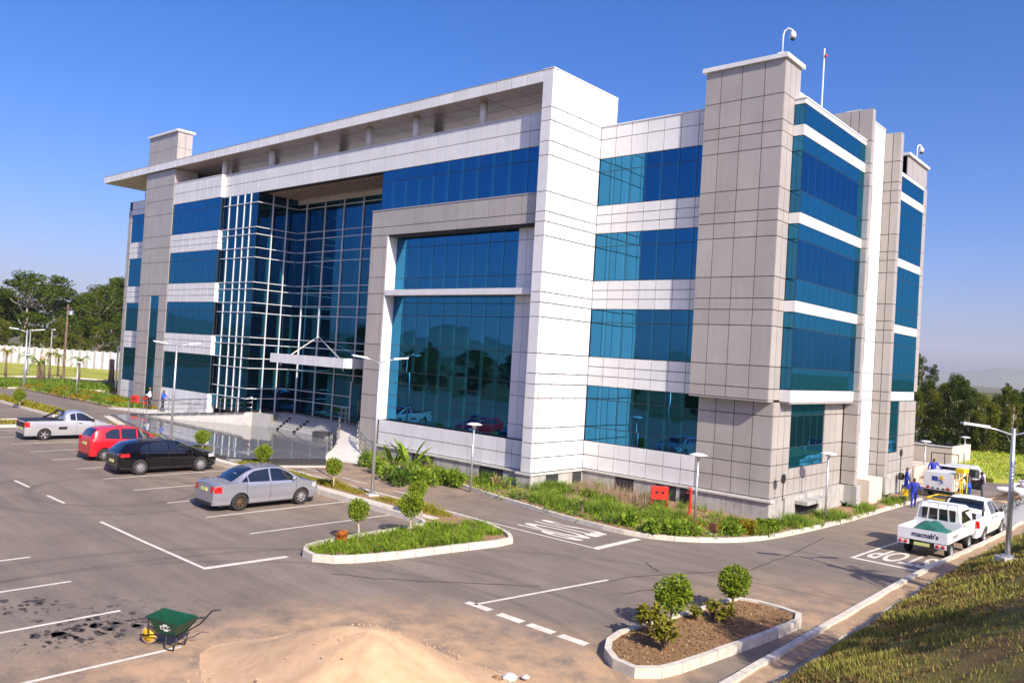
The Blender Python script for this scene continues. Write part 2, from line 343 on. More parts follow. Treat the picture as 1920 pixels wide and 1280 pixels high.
def streaks(m, amt):                              # faint rain streaks down the cladding
    n = m.node_tree.nodes; L = m.node_tree.links; b = n['Principled BSDF']; old = b.inputs['Base Color'].links[0].from_socket
    g = n.new('ShaderNodeNewGeometry'); mp = n.new('ShaderNodeMapping'); mp.inputs['Scale'].default_value = (5,5,.22); L.new(g.outputs['Position'], mp.inputs[0])
    t = n.new('ShaderNodeTexNoise'); t.inputs['Scale'].default_value = 1.; t.inputs['Detail'].default_value = 5; L.new(mp.outputs[0], t.inputs['Vector'])
    r = n.new('ShaderNodeValToRGB'); r.color_ramp.elements[0].position = .42; r.color_ramp.elements[1].position = .66; r.color_ramp.elements[0].color = (1,1,1,1); r.color_ramp.elements[1].color = (1-amt,1-amt,1-amt*1.1,1); L.new(t.outputs['Fac'], r.inputs[0])
    x = n.new('ShaderNodeMix'); x.data_type = 'RGBA'; x.blend_type = 'MULTIPLY'; x.inputs[0].default_value = 1; L.new(old, x.inputs[6]); L.new(r.outputs[0], x.inputs[7]); L.new(x.outputs[2], b.inputs['Base Color'])
streaks(M['white'], .06); streaks(M['grey'], .055); streaks(M['conc'], .25)
# ---------------------------------------------------------------- terrain, asphalt, kerbs
def sheet(name, x0, x1, y0, y1, nx, ny, zf, m, kind='structure'):
    mb = MB(); vs = []; fs = []
    for j in range(ny+1):
        for i in range(nx+1):
            x = x0+(x1-x0)*i/nx; y = y0+(y1-y0)*j/ny; vs.append((x,y,zf(x,y)))
    for j in range(ny):
        for i in range(nx): a = j*(nx+1)+i; fs.append((a,a+1,a+nx+2,a+nx+1))
    mb.add(vs, fs); o = mb.build(name, m, smooth=True); o['kind'] = kind; return o
def terr(x, y):
    d = math.hypot(x+15, y+5)
    z = -2.2
    if d > 140: z += 10*math.sin(x*.004+1)*math.sin(y*.0035)*sm((d-140)/600) - 14*sm((d-160)/1500)
    return z
rings = [0,20,40,60,80,110,150,200,280,400,600,900,1400,2200,3500,6000,8800]
mb = MB(); N = 64; vs = [(-15,-5,terr(-15,-5))]; fs = []
for r in rings[1:]:
    for k in range(N):
        a = 2*math.pi*k/N; x = -15+r*math.cos(a); y = -5+r*math.sin(a); vs.append((x,y,terr(x,y)))
for k in range(N): fs.append((0, 1+k, 1+(k+1)%N))
for i in range(len(rings)-2):
    for k in range(N): fs.append((1+i*N+k, 1+(i+1)*N+k, 1+(i+1)*N+(k+1)%N, 1+i*N+(k+1)%N))
mb.add(vs, fs); struct('terrain', mb, M['terrain'], smooth=True)
sheet('asphalt_paving', -112, 16.25, -44, 62, 64, 53, gz, M['asphalt'])
# distant mountain ridges
def ridge(name, a0, a1, dist, h, seed, base=-20):
    rn = random.Random(seed); mb = MB(); vs = []; n = 90; ph = [rn.uniform(0,6) for _ in range(6)]
    rows = 5
    for j in range(rows):
        t = j/(rows-1)
        for i in range(n+1):
            a = rad(a0+(a1-a0)*i/n); e = math.sin(math.pi*i/n)**.5
            hh = h*e*(.55+.22*math.sin(i*.11+ph[0])+.13*math.sin(i*.29+ph[1])+.07*math.sin(i*.7+ph[2])+.03*math.sin(i*1.9+ph[3]))
            prof = [0,.45,1,.5,0][j]; d = dist*(1+[-.10,-.05,0,.06,.12][j])
            w = 1+.05*math.sin(i*1.3+j*2)
            vs.append((-15+d*math.cos(a), -5+d*math.sin(a), base+hh*prof*(w if j != 2 else 1)))
    fs = [(j*(n+1)+i, j*(n+1)+i+1, (j+1)*(n+1)+i+1, (j+1)*(n+1)+i) for j in range(rows-1) for i in range(n)]
    mb.add(vs, fs); return struct(name, mb, M['hill'], smooth=True)
ridge('mountain_ridge', 60, 118, 7600, 190, 3)
ridge('mountain_ridge', -75, 40, 6000, 340, 5)
ridge('mountain_ridge', -170, -60, 3800, 260, 8)
ridge('mountain_ridge', 118, 215, 5200, 200, 11)

def resample(path, step, closed=False):
    P = [Vector((p[0],p[1])) for p in path]
    if closed: P.append(P[0].copy())
    out = []; L = sum((P[i+1]-P[i]).length for i in range(len(P)-1)); n = max(1, round(L/step)); d = L/n
    i = 0; acc = 0; cur = P[0]; out.append(cur.copy()); need = d
    while i < len(P)-1:
        seg = P[i+1]-cur; l = seg.length
        if l >= need-1e-6*max(1,need): cur = cur+seg.normalized()*need; out.append(cur.copy()); need = d
        else: need -= l; i += 1; cur = P[i] if i < len(P) else cur
        if len(out) > n: break
    if len(out) < n+1: out.append(P[-1].copy())
    return out
def smoothpath(path, closed=False, it=2):
    P = [Vector((p[0],p[1])) for p in path]
    for _ in range(it):
        Q = []; n = len(P)
        for i in range(n if closed else n-1):
            a, b = P[i], P[(i+1)%n]; Q += [a*.75+b*.25, a*.25+b*.75]
        if not closed: Q = [P[0]]+Q+[P[-1]]
        P = Q
    return [(p.x,p.y) for p in P]
def kerb(path, parent, w=.15, h=.15, step=.9, closed=False, side=1, zf=gz, m=None):
    R = resample(path, step, closed); n = len(R)
    for i in range(n-1):
        a, b = R[i], R[i+1]; d = (b-a); L = d.length
        if L < .05: continue
        d /= L; nr = Vector((-d.y,d.x))*side*w; g = d*.008; a2, b2 = a+g, b-g
        dz = random.uniform(-.006,.006)
        za, zb = zf(a2.x,a2.y), zf(b2.x,b2.y)
        q = [(a2.x,a2.y),(b2.x,b2.y),(b2.x+nr.x,b2.y+nr.y),(a2.x+nr.x,a2.y+nr.y)]
        zz = [za,zb,zb,za]; bv = .02
        qi = [(a2+nr*.12).to_tuple(),(b2+nr*.12).to_tuple(),q[2],q[3]]
        pts = [(q[k][0],q[k][1],zz[k]-.12) for k in range(4)]+[(qi[k][0],qi[k][1],zz[k]+h+dz) for k in range(4)]
        if side < 0: pts = [pts[1],pts[0],pts[3],pts[2],pts[5],pts[4],pts[7],pts[6]]
        MB().hexa(pts).build('kerb_stone', m or M['kerb'], parent)
def bed(name, poly, m, h=.1, z0=-.1):
    o = MB().prism([(p[0],p[1]) for p in poly], z0, h, gz).build(name, m); o['kind'] = 'structure'; return o
def inset(poly, d):
    n = len(poly); A = sum(poly[i][0]*poly[(i+1)%n][1]-poly[(i+1)%n][0]*poly[i][1] for i in range(n)); s = 1 if A > 0 else -1; out = []
    for i in range(n):
        p0, p, p1 = Vector(poly[i-1][:2]), Vector(poly[i][:2]), Vector(poly[(i+1)%n][:2])
        n0 = (p-p0).normalized(); n1 = (p1-p).normalized(); t = (n0+n1); t = t.normalized() if t.length > 1e-6 else n0
        nn = Vector((-t.y,t.x))*s; c = max(.4, nn.dot(Vector((-n1.y,n1.x))*s)); out.append((p.x+nn.x*d/c, p.y+nn.y*d/c))
    return out
# building bed along the service road
BK = smoothpath([(-9.2,-1.25),(-6.7,-1.55),(-3.4,-1.85),(0,-2.6),(3,-3.3),(6.4,-3.85),(8.4,-3.75),(9.9,-2.5),(10.9,-.5),(11.1,3),(11.05,7),(10.95,12.5),(11.1,17),(11.2,19.5)], it=2)
B_main = BK+[(9.2,19.5),(9.2,4.3),(9.2,3.9),(-.1,3.9),(-.1,.0),(-12.4,.0),(-12.0,-.5)]
bed_main = bed('planting_bed', inset(B_main,.09), M['soil'], .12)
kerb(BK, bed_main, closed=False, side=1)
# hedge strip at the head of the parking bays, with the bulb island at its end
I2 = smoothpath([(-29.5,-8.45),(2.6,-8.45),(3.0,-9.3),(2.95,-13.6),(3.7,-14.5),(4.7,-14.45),(5.35,-13.2),(5.85,-10.5),(6.3,-8.3),(5.9,-7.75),(4.6,-7.2),(2.6,-6.75),(-29.5,-6.65)], True, 2)
bed_isl = bed('planting_island', inset(I2,.12), M['soil'], .11)
kerb(I2, bed_isl, closed=True, side=1, step=.62, h=.2)
I2b = [(-60,-8.2),(-32.5,-8.2),(-32.5,-6.5),(-60,-6.4)]
bed_far = bed('planting_strip', inset(I2b,.1), M['soil'], .11); kerb(I2b, bed_far, closed=True, side=1, step=1.6)
I3 = [(-31.5,-14.4),(-28.3,-14.4),(-28.3,-8.9),(-31.5,-8.9)]
bed_cross = bed('planting_island', inset(I3,.1), M['soil'], .11); kerb(I3, bed_cross, closed=True, side=1)
# near island with the two clipped trees
I1 = smoothpath([(13.3,-12.6),(13.35,-13.4),(13.9,-14.25),(14.6,-14.5),(15.15,-14.3),(15.45,-12.0),(15.75,-9.2),(15.72,-8.3),(15.3,-8.05),(14.1,-8.0),(13.72,-8.3),(13.65,-10)], True, 2)
bed_near = bed('planting_island', inset(I1,.12), M['mulch'], .15)
kerb(I1, bed_near, closed=True, side=1, step=.6, h=.2)
# right kerb, verge, drain and grass bank
RKY = [-22,-14,-10,-6,-2,2,6,10,14,19,26,34]
kr = MB().box(16.55,16.6,-40,34,-1.9,-1.5).build('kerb_footing', M['conc']); kr['kind'] = 'structure'
kerb([(16.18,y) for y in RKY], kr, w=.18, h=.22, side=-1, step=1.0)
def bankz(x, y):
    g = gz(min(x,16.2), y); t = x-16.35
    if t < .42: return g+.15+.02*math.sin(y*3+x*7)
    if t < .78: return g+.12-.12*math.sin((t-.42)/.36*math.pi)
    e = sm((34-y)/26.)                                       # the bank dies away up the road
    z = g+.12+.5*sm((t-.78)/.32)+max(0,t-1.05)*.50*e
    lim = 3.3*e
    if z > g+lim+.5: z = g+lim+.5
    return z+.05*math.sin(x*2.3+y*1.1)*sm((t-1.05)/.5)+.04*math.sin(x*5.1-y*3.7)*sm((t-1.05)/.5)
def strip(name, xs, y0, y1, ny, zf, m):
    mb = MB(); vs = [(x,y0+(y1-y0)*j/ny,zf(x,y0+(y1-y0)*j/ny)) for j in range(ny+1) for x in xs]; n = len(xs)
    mb.add(vs, [(j*n+i,j*n+i+1,(j+1)*n+i+1,(j+1)*n+i) for j in range(ny) for i in range(n-1)]); return struct(name, mb, m, smooth=True)
M['verge'] = mat('verge_dirt', (.42,.29,.18), .95, col2=(.30,.20,.12), vscale=4, bump=.8, bscale=20, coords='World')
strip('verge', [16.34,16.4,16.5,16.6,16.7,16.77], -40, 34, 148, bankz, M['verge'])
strip('drain_channel', [16.77+.36*i/6 for i in range(7)], -40, 34, 74, bankz, M['conc'])
strip('grass_bank', [17.13+.1*i for i in range(10)]+[18.2+.35*i for i in range(22)]+[27,30,36,50,70], -44, 34, 200, bankz, M['bank'])
# ---------------------------------------------------------------- office building
OB = empty('office_building', (0,0,-.8), label='large white and grey clad office building with blue glass facades and overhanging roof', cat='building')
OB.location = (0,0,0)
PAN = []; PANE = []
def grid(axis, c, us, vs, m, gap=.032, th=.05, skip=None, lst=None):
    for i in range(len(us)-1):
        for j in range(len(vs)-1):
            if skip and skip(us[i],us[i+1],vs[j],vs[j+1]): continue
            (PAN if lst is None else lst).append((axis, c, us[i]+gap/2, us[i+1]-gap/2, vs[j]+gap/2, vs[j+1]-gap/2, m, th))
def glass(axis, c, us, vs, m='glass', gap=.035, back=True, parent=None):
    grid(axis, c, us, vs, m, gap, .02, lst=PANE)
    if back:
        u0,u1,v0,v1 = us[0],us[-1],vs[0],vs[-1]
        mb = MB()
        if axis == 'y': mb.box(u0+.002,u1-.002,c+.008,c+.11,v0+.002,v1-.002)
        else: mb.box(c-.11,c-.008,u0+.002,u1-.002,v0+.002,v1-.002)
        mb.build('window_frame', M['darkbar'], OB)
def core(x0,x1,y0,y1,z0,z1,m='joint',name='wall'): return MB().box(x0,x1,y0,y1,z0,z1).build(name, M[m], OB)
def lin(a, b, n): return [a+(b-a)*i/n for i in range(n+1)]
ZW = [0,.66,1.33,2.0,3.34,3.98,4.46,5.37,7.01,7.66,8.13,9.02,10.66,11.3,11.76,12.66,14.3,14.94,15.87,16.48,18.23]
ZT, ZS = 18.23, 17.7
# --- white corner block
core(-.56,-.05,.05,5.12,-.02,ZT-.05)
grid('y', 0, [-.6,0], ZW, 'white'); grid('x', 0, [0,.25,1.17,2.08,3.0,3.9], ZW, 'white', gap=.045)
grid('x', 0, [3.9,5.15], [16.48,18.23], 'white', gap=.024)
MB().box(-.62,.02,-.02,5.17,ZT,ZT+.04).build('coping', M['white'], OB)
# --- recessed wing right of the corner block
YR = 3.9; UR = [0,.88,1.76,2.64,3.52,4.4,5.28,5.98]
core(.0,6.0,YR+.055,YR+.6,-.02,16.44)
for vs in ([14.94,15.87,16.48],[11.3,11.76,12.2,12.66],[7.66,8.13,8.56,9.02],[3.98,4.46,4.9,5.37],[0,.66,1.33]): grid('y', YR, UR, vs, 'white')
for vs in ([12.66,14.3,14.94],[9.02,10.66,11.3],[5.37,7.01,7.66],[1.33,2.0,3.34,3.98]): glass('y', YR+.03, UR, vs)
MB().box(0,6.0,YR-.03,YR+.62,16.48,16.54).build('coping', M['white'], OB)
# --- grey tower
YT, XA, XB = 3.42, 5.76, 9.32
ZG = [4.0,4.46,5.37,7.01,7.66,8.13,9.02,10.66,11.3,11.76,12.66,14.3,14.94,15.4,16.48,17.9]
UT = [XA,6.5,7.45,8.45,XB]
core(XA+.02,XB-.055,YT+.055,5.0,4.02,17.85)
grid('y', YT, UT, ZG, 'grey'); grid('x', XB, [YT,3.95,4.5], ZG, 'grey'); grid('x', XB, [4.5,5.0], [15.4,16.48,17.9], 'grey')
MB().box(XA-.01,XB-.01,YT+.02,YR+.06,3.93,4.0).build('soffit', M['grey'], OB)
MB().box(XA-.12,XB+.12,YT-.12,5.12,17.9,18.08).build('roof_cap', M['white'], OB)
ULOW = [5.98,6.82,7.66,8.5,9.32]; ZLOW = [0,.66,1.33,2.0,3.34,3.93]
core(6.0,9.27,YR+.055,4.6,-.02,3.9); grid('y', YR, ULOW, ZLOW, 'grey')
# --- lower right wall with recessed window
XL = 9.36
UY = [3.9,4.5,5.1,5.75]; UY2 = [10.3,11.1,12.0]
core(8.7,XL-.055,3.98,12.0,-.02,3.95)
grid('x', XL, UY, ZLOW, 'grey'); grid('x', XL, UY2, ZLOW, 'grey'); grid('x', XL, lin(5.75,10.3,7), [0,.66,1.12], 'grey')
glass('x', XL-.03, lin(5.75,9.6,5), [1.12,2.0,3.34,3.93]); 
grid('x', XL+.001, [9.6,10.3], [1.12,2.0,3.34,3.93], 'grey')
# --- glass bay on the right side
XBY = 9.78; Y0, Y1 = 4.5, 12.0
core(8.5,XBY-.13,Y0+.13,Y1,4.05,16.3)
UB = lin(Y0,Y1,10)
for a, b in ((3.95,4.46),(7.66,8.13),(11.3,11.76),(14.94,15.4),(16.25,16.47)):
    grid('x', XBY+.02, lin(Y0,Y1,10), [a,b], 'white', gap=.02); grid('y', Y0-.02, [XB,XBY+.02], [a,b], 'white', gap=.02)
for vs in ([4.46,5.37,7.01,7.66],[8.13,9.02,10.66,11.3],[11.76,12.66,14.3,14.94],[15.4,16.25]):
    glass('x', XBY, UB, vs); glass('y', Y0, [XB+.01,XBY-.01], vs, back=False)
MB().box(XB,XBY+.05,Y0-.05,Y1,16.47,16.53).build('coping', M['white'], OB)
MB().box(XB-.3,XBY+.01,Y0+.02,Y1,3.88,3.94).build('soffit', M['grey'], OB)
# --- fins, white stair wall, end block
ZF = [0,.66,1.33,2.0,3.34,3.98,4.46,5.37,7.01,7.66,8.13,9.02,10.66,11.3,11.76,12.66,14.3,14.94,15.4,16.48,18.05]
core(7.2,9.99,12.055,12.36,-.02,18.0); core(9.92,9.99,12.055,12.36,-.02,3.9)
grid('y', 12.0, [9.4,10.04], ZF, 'grey', skip=lambda u0,u1,v0,v1: False); grid('x', 10.04, [12.0,12.4], ZF, 'grey')
grid('y', 12.0, [7.2,8.1,9.0,9.4], [16.48,18.05], 'grey')
core(8.6,9.25,12.4,16.4,-.02,18.1); grid('x', 9.3, [12.4,13.4,14.35], ZF[:-1]+[18.15], 'white', gap=.024); grid('x', 9.3, [14.75,15.6,16.4], ZF[:-1]+[18.15], 'white', gap=.024)
for z0 in (2.3,5.9,9.55,13.2): MB().box(9.2,9.29,14.36,14.74,z0,z0+1.7).build('slit_window', M['darkbar'], OB)
grid('x', 9.3, [14.35,14.75], [0,2.3], 'white'); 
for a, b in ((4.0,5.9),(7.6,9.55),(11.25,13.2),(14.9,18.15)): grid('x', 9.3, [14.35,14.75], [a,b], 'white', gap=.024)
MB().box(8.6,9.33,12.4,16.4,18.15,18.2).build('coping', M['white'], OB)
core(8.8,10.03,16.455,16.85,-.02,17.95); grid('y', 16.4, [9.3,9.7,10.08], ZF[:-1]+[18.0], 'grey'); grid('x', 10.08, [16.4,16.9], ZF[:-1]+[18.0], 'grey')
core(8.0,9.4,16.9,23.8,-.02,16.3); core(6.2,9.4,20.0,23.8,16.3,17.6)
XE = 9.5
for a, b in ((3.95,4.46),(7.66,8.13),(11.3,11.76),(14.94,15.4),(16.25,16.47)): grid('x', XE+.02, lin(16.9,23.2,6), [a,b], 'white', gap=.02)
for vs in ([4.46,5.37,7.01,7.66],[8.13,9.02,10.66,11.3],[11.76,12.66,14.3,14.94],[15.4,16.25]): glass('x', XE, lin(16.9,23.2,8), vs)
grid('x', XE, [23.2,23.9], ZF[6:-1], 'grey'); grid('x', XE-.02, lin(16.9,18.3,2), ZLOW, 'grey'); grid('x', XE-.02, [20.6,21.7,22.8,23.9], ZLOW, 'grey')
glass('x', XE-.06, lin(18.3,20.6,3), [1.1,2.0,3.34,3.93]); grid('x', XE-.02, lin(18.3,20.6,3), [0,.66,1.1], 'grey')
grid('x', XE-.05, lin(20.0,23.9,4), [16.53,17.65], 'grey'); grid('y', 20.0, [6.2,7.3,8.4,XE-.05], [16.53,17.65], 'grey')
MB().box(6.1,XE+.07,19.88,24.0,17.65,17.8).build('roof_cap', M['white'], OB)
MB().box(5.6,7.4,9.3,10.6,16.5,18.6).build('plant_room', M['white'], OB)
# --- main front: middle wing
YM = .55; ST = lin(-12.3,-.6,11)
core(-29.4,-.6,YM+.055,1.25,15.0,16.44)
grid('y', YM, lin(-29.4,-12.3,16)+ST[1:], [14.94,15.72,16.48], 'white')
MB().box(-29.4,-.6,YM-.02,1.27,16.48,16.53).build('coping', M['white'], OB)
core(-12.28,-.58,YM+.15,1.3,12.5,14.96); glass('y', YM+.03, ST, [12.66,14.3,14.94])
MB().box(-12.3,-12.27,YM+.03,3.7,12.66,14.94).build('window_return', M['glass2'], OB)
# atrium soffit with slats
MB().box(-25.0,-12.3,1.25,3.9,14.94,15.05).build('soffit', M['soffit'], OB)
for i in range(24): MB().box(-24.7+.52*i,-24.42+.52*i,1.3,3.2,14.86,14.94).build('soffit_slat', M['soffit'], OB)
MB().box(-25.0,-12.3,3.6,3.68,14.62,14.94).build('fascia', M['conclight'], OB)
# --- portal frame
YP = .25
core(-12.58,-.62,YP+.055,1.5,11.35,12.6); core(-12.58,-11.27,YP+.055,1.5,-.75,11.4); core(-11.3,-.62,YP+.26,1.5,-.02,1.28)
UP = [-12.6,-12.35,-11.5,-11.22]+lin(-11.22,-.6,10)[1:]
grid('y', YP, UP, [11.3,11.76,12.66], 'grey'); grid('y', YP, UP[:4], [-.75,.1,1.33,2.6,3.98,5.37,7.01,8.13,9.02,10.66,11.3], 'grey')
MB().box(-12.62,-.6,YP-.02,1.5,12.66,12.72).build('coping', M['grey'], OB)
MB().box(-11.215,-11.17,YP+.02,.98,1.33,11.3).build('window_reveal', M['white'], OB)
MB().box(-11.17,-.62,YP+.06,.98,11.24,11.30).build('window_reveal', M['joint'], OB)
grid('y', YP, lin(-11.17,-.62,10), [8.03,8.35], 'white', gap=.02); MB().box(-11.17,-.62,YP+.05,.98,8.05,8.33).build('ledge', M['white'], OB)
YGp = .92; UG = lin(-11.17,-2.2,9)
glass('y', YGp, UG, [8.35,9.02,10.66,11.24]); glass('y', YGp, UG, [1.33,2.0,2.66,3.34,3.98,5.37,7.01,7.66,8.03])
for vs in ([8.35,9.02,10.66,11.24],[1.33,2.0,3.34,3.98,5.37,7.01,7.66,8.03]): grid('y', .78, [-2.2,-1.67,-1.14,-.61], vs, 'white', gap=.024)
core(-2.18,-.61,.835,1.4,1.3,11.24)
grid('y', .45, lin(-11.22,-.6,11), [0,.66,1.33], 'white')
MB().box(-12.58,-12.55,YP+.05,3.9,-.75,12.6).build('portal_side', M['grey'], OB)
# --- left wing
YL, LX0, LX1 = .25, -36.3, -29.4; UL = lin(LX0,LX1,7)
core(LX0,LX1-.03,YL+.055,2.5,-.4,16.5)
for vs in ([14.94,15.72,16.48],[11.3,11.76,12.2,12.66],[7.66,8.13,8.56,9.02],[3.98,4.46,4.9,5.37],[-.4,.44,1.33]):
    grid('y', YL, UL, vs, 'white'); grid('x', LX1, [YL,YM+.25], vs, 'white')
for vs in ([12.66,14.3,14.94],[9.02,10.66,11.3],[5.37,7.01,7.66],[1.33,2.0,3.34,3.98]): glass('y', YL+.03, UL, vs); glass('x', LX1-.012, [YL+.04,YM-.0], vs, 'glass2', back=False)
MB().box(LX0,LX1+.02,YL-.02,2.5,16.48,16.53).build('coping', M['white'], OB)
# --- grey pier and stair tower, far left column
PX0, PX1 = -41.0, -36.3; ZP = [-.45,.2,1.33,2.0,3.34,4.46,5.37,7.01,8.13,9.02,10.66,11.76,12.66,14.3,15.4,16.5,17.68]
core(PX0+.05,PX1-.02,.255,4.5,-.4,17.6); core(PX0+.05,PX1-.055,.305,1.35,17.9,20.5)
slit = lambda u0,u1,v0,v1: (abs(u0-(-39.0)) < .05 and v0 > .1 and v1 < 8.2)
grid('y', .2, [PX0,-40.0,-39.0,-37.6,PX1], ZP, 'grey', skip=slit); glass('y', .24, [-39.0,-37.6], [.2,1.33,3.34,4.46,5.37,7.01,8.13])
grid('x', PX1, [.2,2.0], [16.6,17.68], 'grey')
grid('y', .25, lin(PX0,PX1,7), [18.3,19.3,20.5], 'grey', gap=.024); grid('x', PX1, [.25,.85,1.4], [18.3,19.3,20.5], 'grey', gap=.024)
MB().box(PX0-.1,PX1+.12,.12,1.52,20.5,20.66).build('roof_cap', M['white'], OB)
core(-46.2,-41.0,1.26,4.5,-.4,16.1)
for vs in ([14.94,15.4,16.1],[11.3,11.76,12.2,12.66],[7.66,8.13,8.56,9.02],[3.98,4.46,4.9,5.37],[-.35,.44,1.33]): grid('y', 1.2, [-45.6,-44.5,-43.4,-42.2,-41.0], vs, 'white')
for vs in ([12.66,14.3,14.94],[9.02,10.66,11.3],[5.37,7.01,7.66],[1.33,2.0,3.34,3.98]): glass('y', 1.24, [-45.6,-44.5,-43.4,-42.2,-41.0], vs)
grid('y', 1.2, [-46.2,-45.6], [-.35]+ZP[1:-2], 'grey')
core(-46.0,-41.0,3.0,4.6,16.1,17.65,'darkbar','terrace_wall')
# --- curtain wall of the atrium: panes, white caps
ZB = [.55,1.33,2.0,3.34,3.98,4.9,5.37,7.01,7.66,8.56,9.02,10.66,11.3,12.2,12.66,14.3]
ZPN = ZB+[14.94]
core(-29.38,-25.06,YM+.12,1.4,.3,14.95); core(-25.6,-25.09,.7,3.9,.3,14.95); core(-25.1,-12.6,3.85,4.6,.3,14.95)
XS_l = [-29.36,-28.6,-27.55,-26.65,-25.85,-25.0]; YS = [YM,1.65,2.72,3.7]; XS_d = [-25.0,-24.0,-21.9,-19.85,-17.85,-15.8,-13.9,-12.62]
glass('y', YM, XS_l, ZPN, 'glass2', gap=.02); glass('x', -25.0, YS, ZPN, 'glass2', gap=.02); 
door = lambda u0,u1,v0,v1: False
glass('y', 3.7, XS_d, ZPN, 'glass2', gap=.02)
t = .058
for x in XS_l[1:-1]: MB().box(x-t/2,x+t/2,YM-.065,YM-.002,.4,14.93).build('mullion', M['whitebar'], OB)
for y in YS[1:-1]: MB().box(-24.998,-24.92,y-t/2,y+t/2,.4,14.93).build('mullion', M['whitebar'], OB)
for x in XS_d[1:-1]: MB().box(x-t/2,x+t/2,3.62,3.698,.42,14.6).build('mullion', M['whitebar'], OB)
for z in ZB[1:]:
    h = .042
    MB().box(-29.34,-24.9,YM-.075,YM-.012,z-h/2,z+h/2).build('transom', M['whitebar'], OB)
    MB().box(-24.99,-24.93,YM+.0,3.59,z-h/2,z+h/2).build('transom', M['whitebar'], OB)
    MB().box(-24.9,-12.62,3.63,3.69,z-h/2,z+h/2).build('transom', M['whitebar'], OB)
# entrance door
dr = MB().box(-17.7,-15.9,3.5,3.56,.45,2.9).build('door', M['darkbar'], OB)
MB().box(-17.6,-16.83,3.47,3.49,.55,2.8).build('door_leaf', M['glass2'], dr); MB().box(-16.77,-16.0,3.47,3.49,.55,2.8).build('door_leaf', M['glass2'], dr)
MB().tube([(-16.9,3.42,1.1),(-16.9,3.42,1.9)], .02).build('handle', M['steel'], dr); MB().tube([(-16.7,3.42,1.1),(-16.7,3.42,1.9)], .02).build('handle', M['steel'], dr)
for x in (-17.75,-15.85): MB().box(x-.05,x+.05,3.44,3.58,.45,2.98).build('door_frame', M['whitebar'], OB)
# entrance canopy hung from stays
cp = MB().box(-22.0,-14.4,.35,3.5,3.95,4.4).build('canopy', M['soffit'], OB)
for i in range(8): MB().box(-21.99+.95*i+.02,-21.99+.95*(i+1)-.02,.28,.34,3.9,4.46).build('fascia_panel', M['white'], cp)
for i in range(3): MB().box(-14.4,-14.34,.36+1.0*i,1.33+1.0*i,3.9,4.46).build('fascia_panel', M['white'], cp)
_ap = un(597,631,y=3.6)
for xa, ya in ((-20.7,.9),(-15.2,.6)): MB().tube([(xa,ya,4.4),tuple(_ap)], .035).build('stay', M['whitebar'], OB)
for xa in (-21.4,-15.0): MB().lathe([(.0,0),(.06,.02),(.06,.14)], 10, c=(xa,.7,3.72)).build('downlight', M['galv'], cp)
# --- floating roof
rf = MB().box(-48.66,-.6,.06,5.15,ZS+.05,ZT-.03).build('roof', M['joint'], OB)
for i in range(49):
    x0 = -48.7+.982*i; MB().box(x0+.02,x0+.962,0,.055,ZS,ZT).build('fascia_panel', M['white'], rf)
for i in range(5): MB().box(-48.7,-48.665,.05+i*1.0,1.02+i*1.0,ZS,ZT).build('fascia_panel', M['white'], rf)
for i in range(24):
    for j, (y0, y1) in enumerate(((.06,1.15),(1.15,2.3),(2.3,3.5),(3.5,4.3),(4.3,5.1))):
        x0 = -48.6+2.0*i; x1 = min(x0+2.0,-.62)
        if x0 < x1: MB().box(x0+.02,x1-.02,y0+.02,y1-.02,ZS+.01,ZS+.05).build('soffit_panel', M['soffit'], rf)
MB().box(-48.66,-.6,.0,5.15,ZT-.03,ZT+.02).build('roof_covering', M['conclight'], rf)
MB().box(-45.9,-.62,1.28,4.69,15.9,16.05).build('terrace_floor', M['conclight'], OB)
for x in (-5.1,-10.1,-14.1,-19.2,-24.2,-30.2): MB().lathe([(.19,16.5),(.19,17.7)], 14, c=(x,.86,0)).build('column', M['white'], OB, smooth=True)
for x in (-3.0,-11.5,-20.5,-28.5,-34.0): MB().box(x-.2,x+.2,3.6,4.0,16.5,17.7).build('column', M['grey'], OB)
# building body behind the facades
core(-45.9,8.4,4.7,23.5,-1.5,16.0,'conclight','inner_wall')
# --- plinth with vents
def plinth(x0,x1,y0,y1,zb,zt=-.02): MB().box(x0,x1,y0,y1,zb,zt).build('plinth', M['conc'], OB)
plinth(-.72,.1,-.1,3.85,-1.0); plinth(-11.25,-.72,.32,3.85,-1.0); plinth(.1,6.0,YR-.1,5,-1.2)
plinth(6.0,9.5,YR-.28,5,-1.4); plinth(8.7,9.6,5.0,12.0,-1.5); plinth(9.0,10.2,11.9,12.5,-1.6); plinth(8.0,9.45,12.5,23.9,-1.7); plinth(9.4,10.2,16.3,17.0,-1.7)
MB().box(-.78,.16,-.16,3.8,-.10,-.021).build('ledge', M['conclight'], OB); MB().box(.16,6.0,YR-.17,YR+.02,-.1,-.021).build('ledge', M['conclight'], OB)
MB().box(6.0,9.6,YR-.36,YR,-.1,-.021).build('ledge', M['conclight'], OB); MB().box(-11.25,-.78,.24,.5,-.1,-.021).build('ledge', M['conclight'], OB)
for (x0,x1,y) in ((-8.2,-6.6,.31),(-3.4,-1.9,.31),(4.2,5.2,YR-.11),(5.4,5.98,YR-.11),(2.0,3.0,YR-.11)): MB().box(x0,x1,y-.01,y+.05,-.75,-.12).build('vent', M['joint'], OB)
for (y0,y1) in ((1.0,1.9),(3.0,3.7)): MB().box(.05,.115,y0,y1,-.75,-.12).build('vent', M['joint'], OB)
MB().box(9.6,10.15,6.0,8.6,-.35,-.2).build('vent_hood', M['conc'], OB); MB().box(9.55,9.63,6.1,8.5,-1.2,-.35).build('vent', M['joint'], OB)
MB().box(9.3,10.25,13.6,15.6,-1.5,.15).build('stair_wall', M['beigewall'], OB)
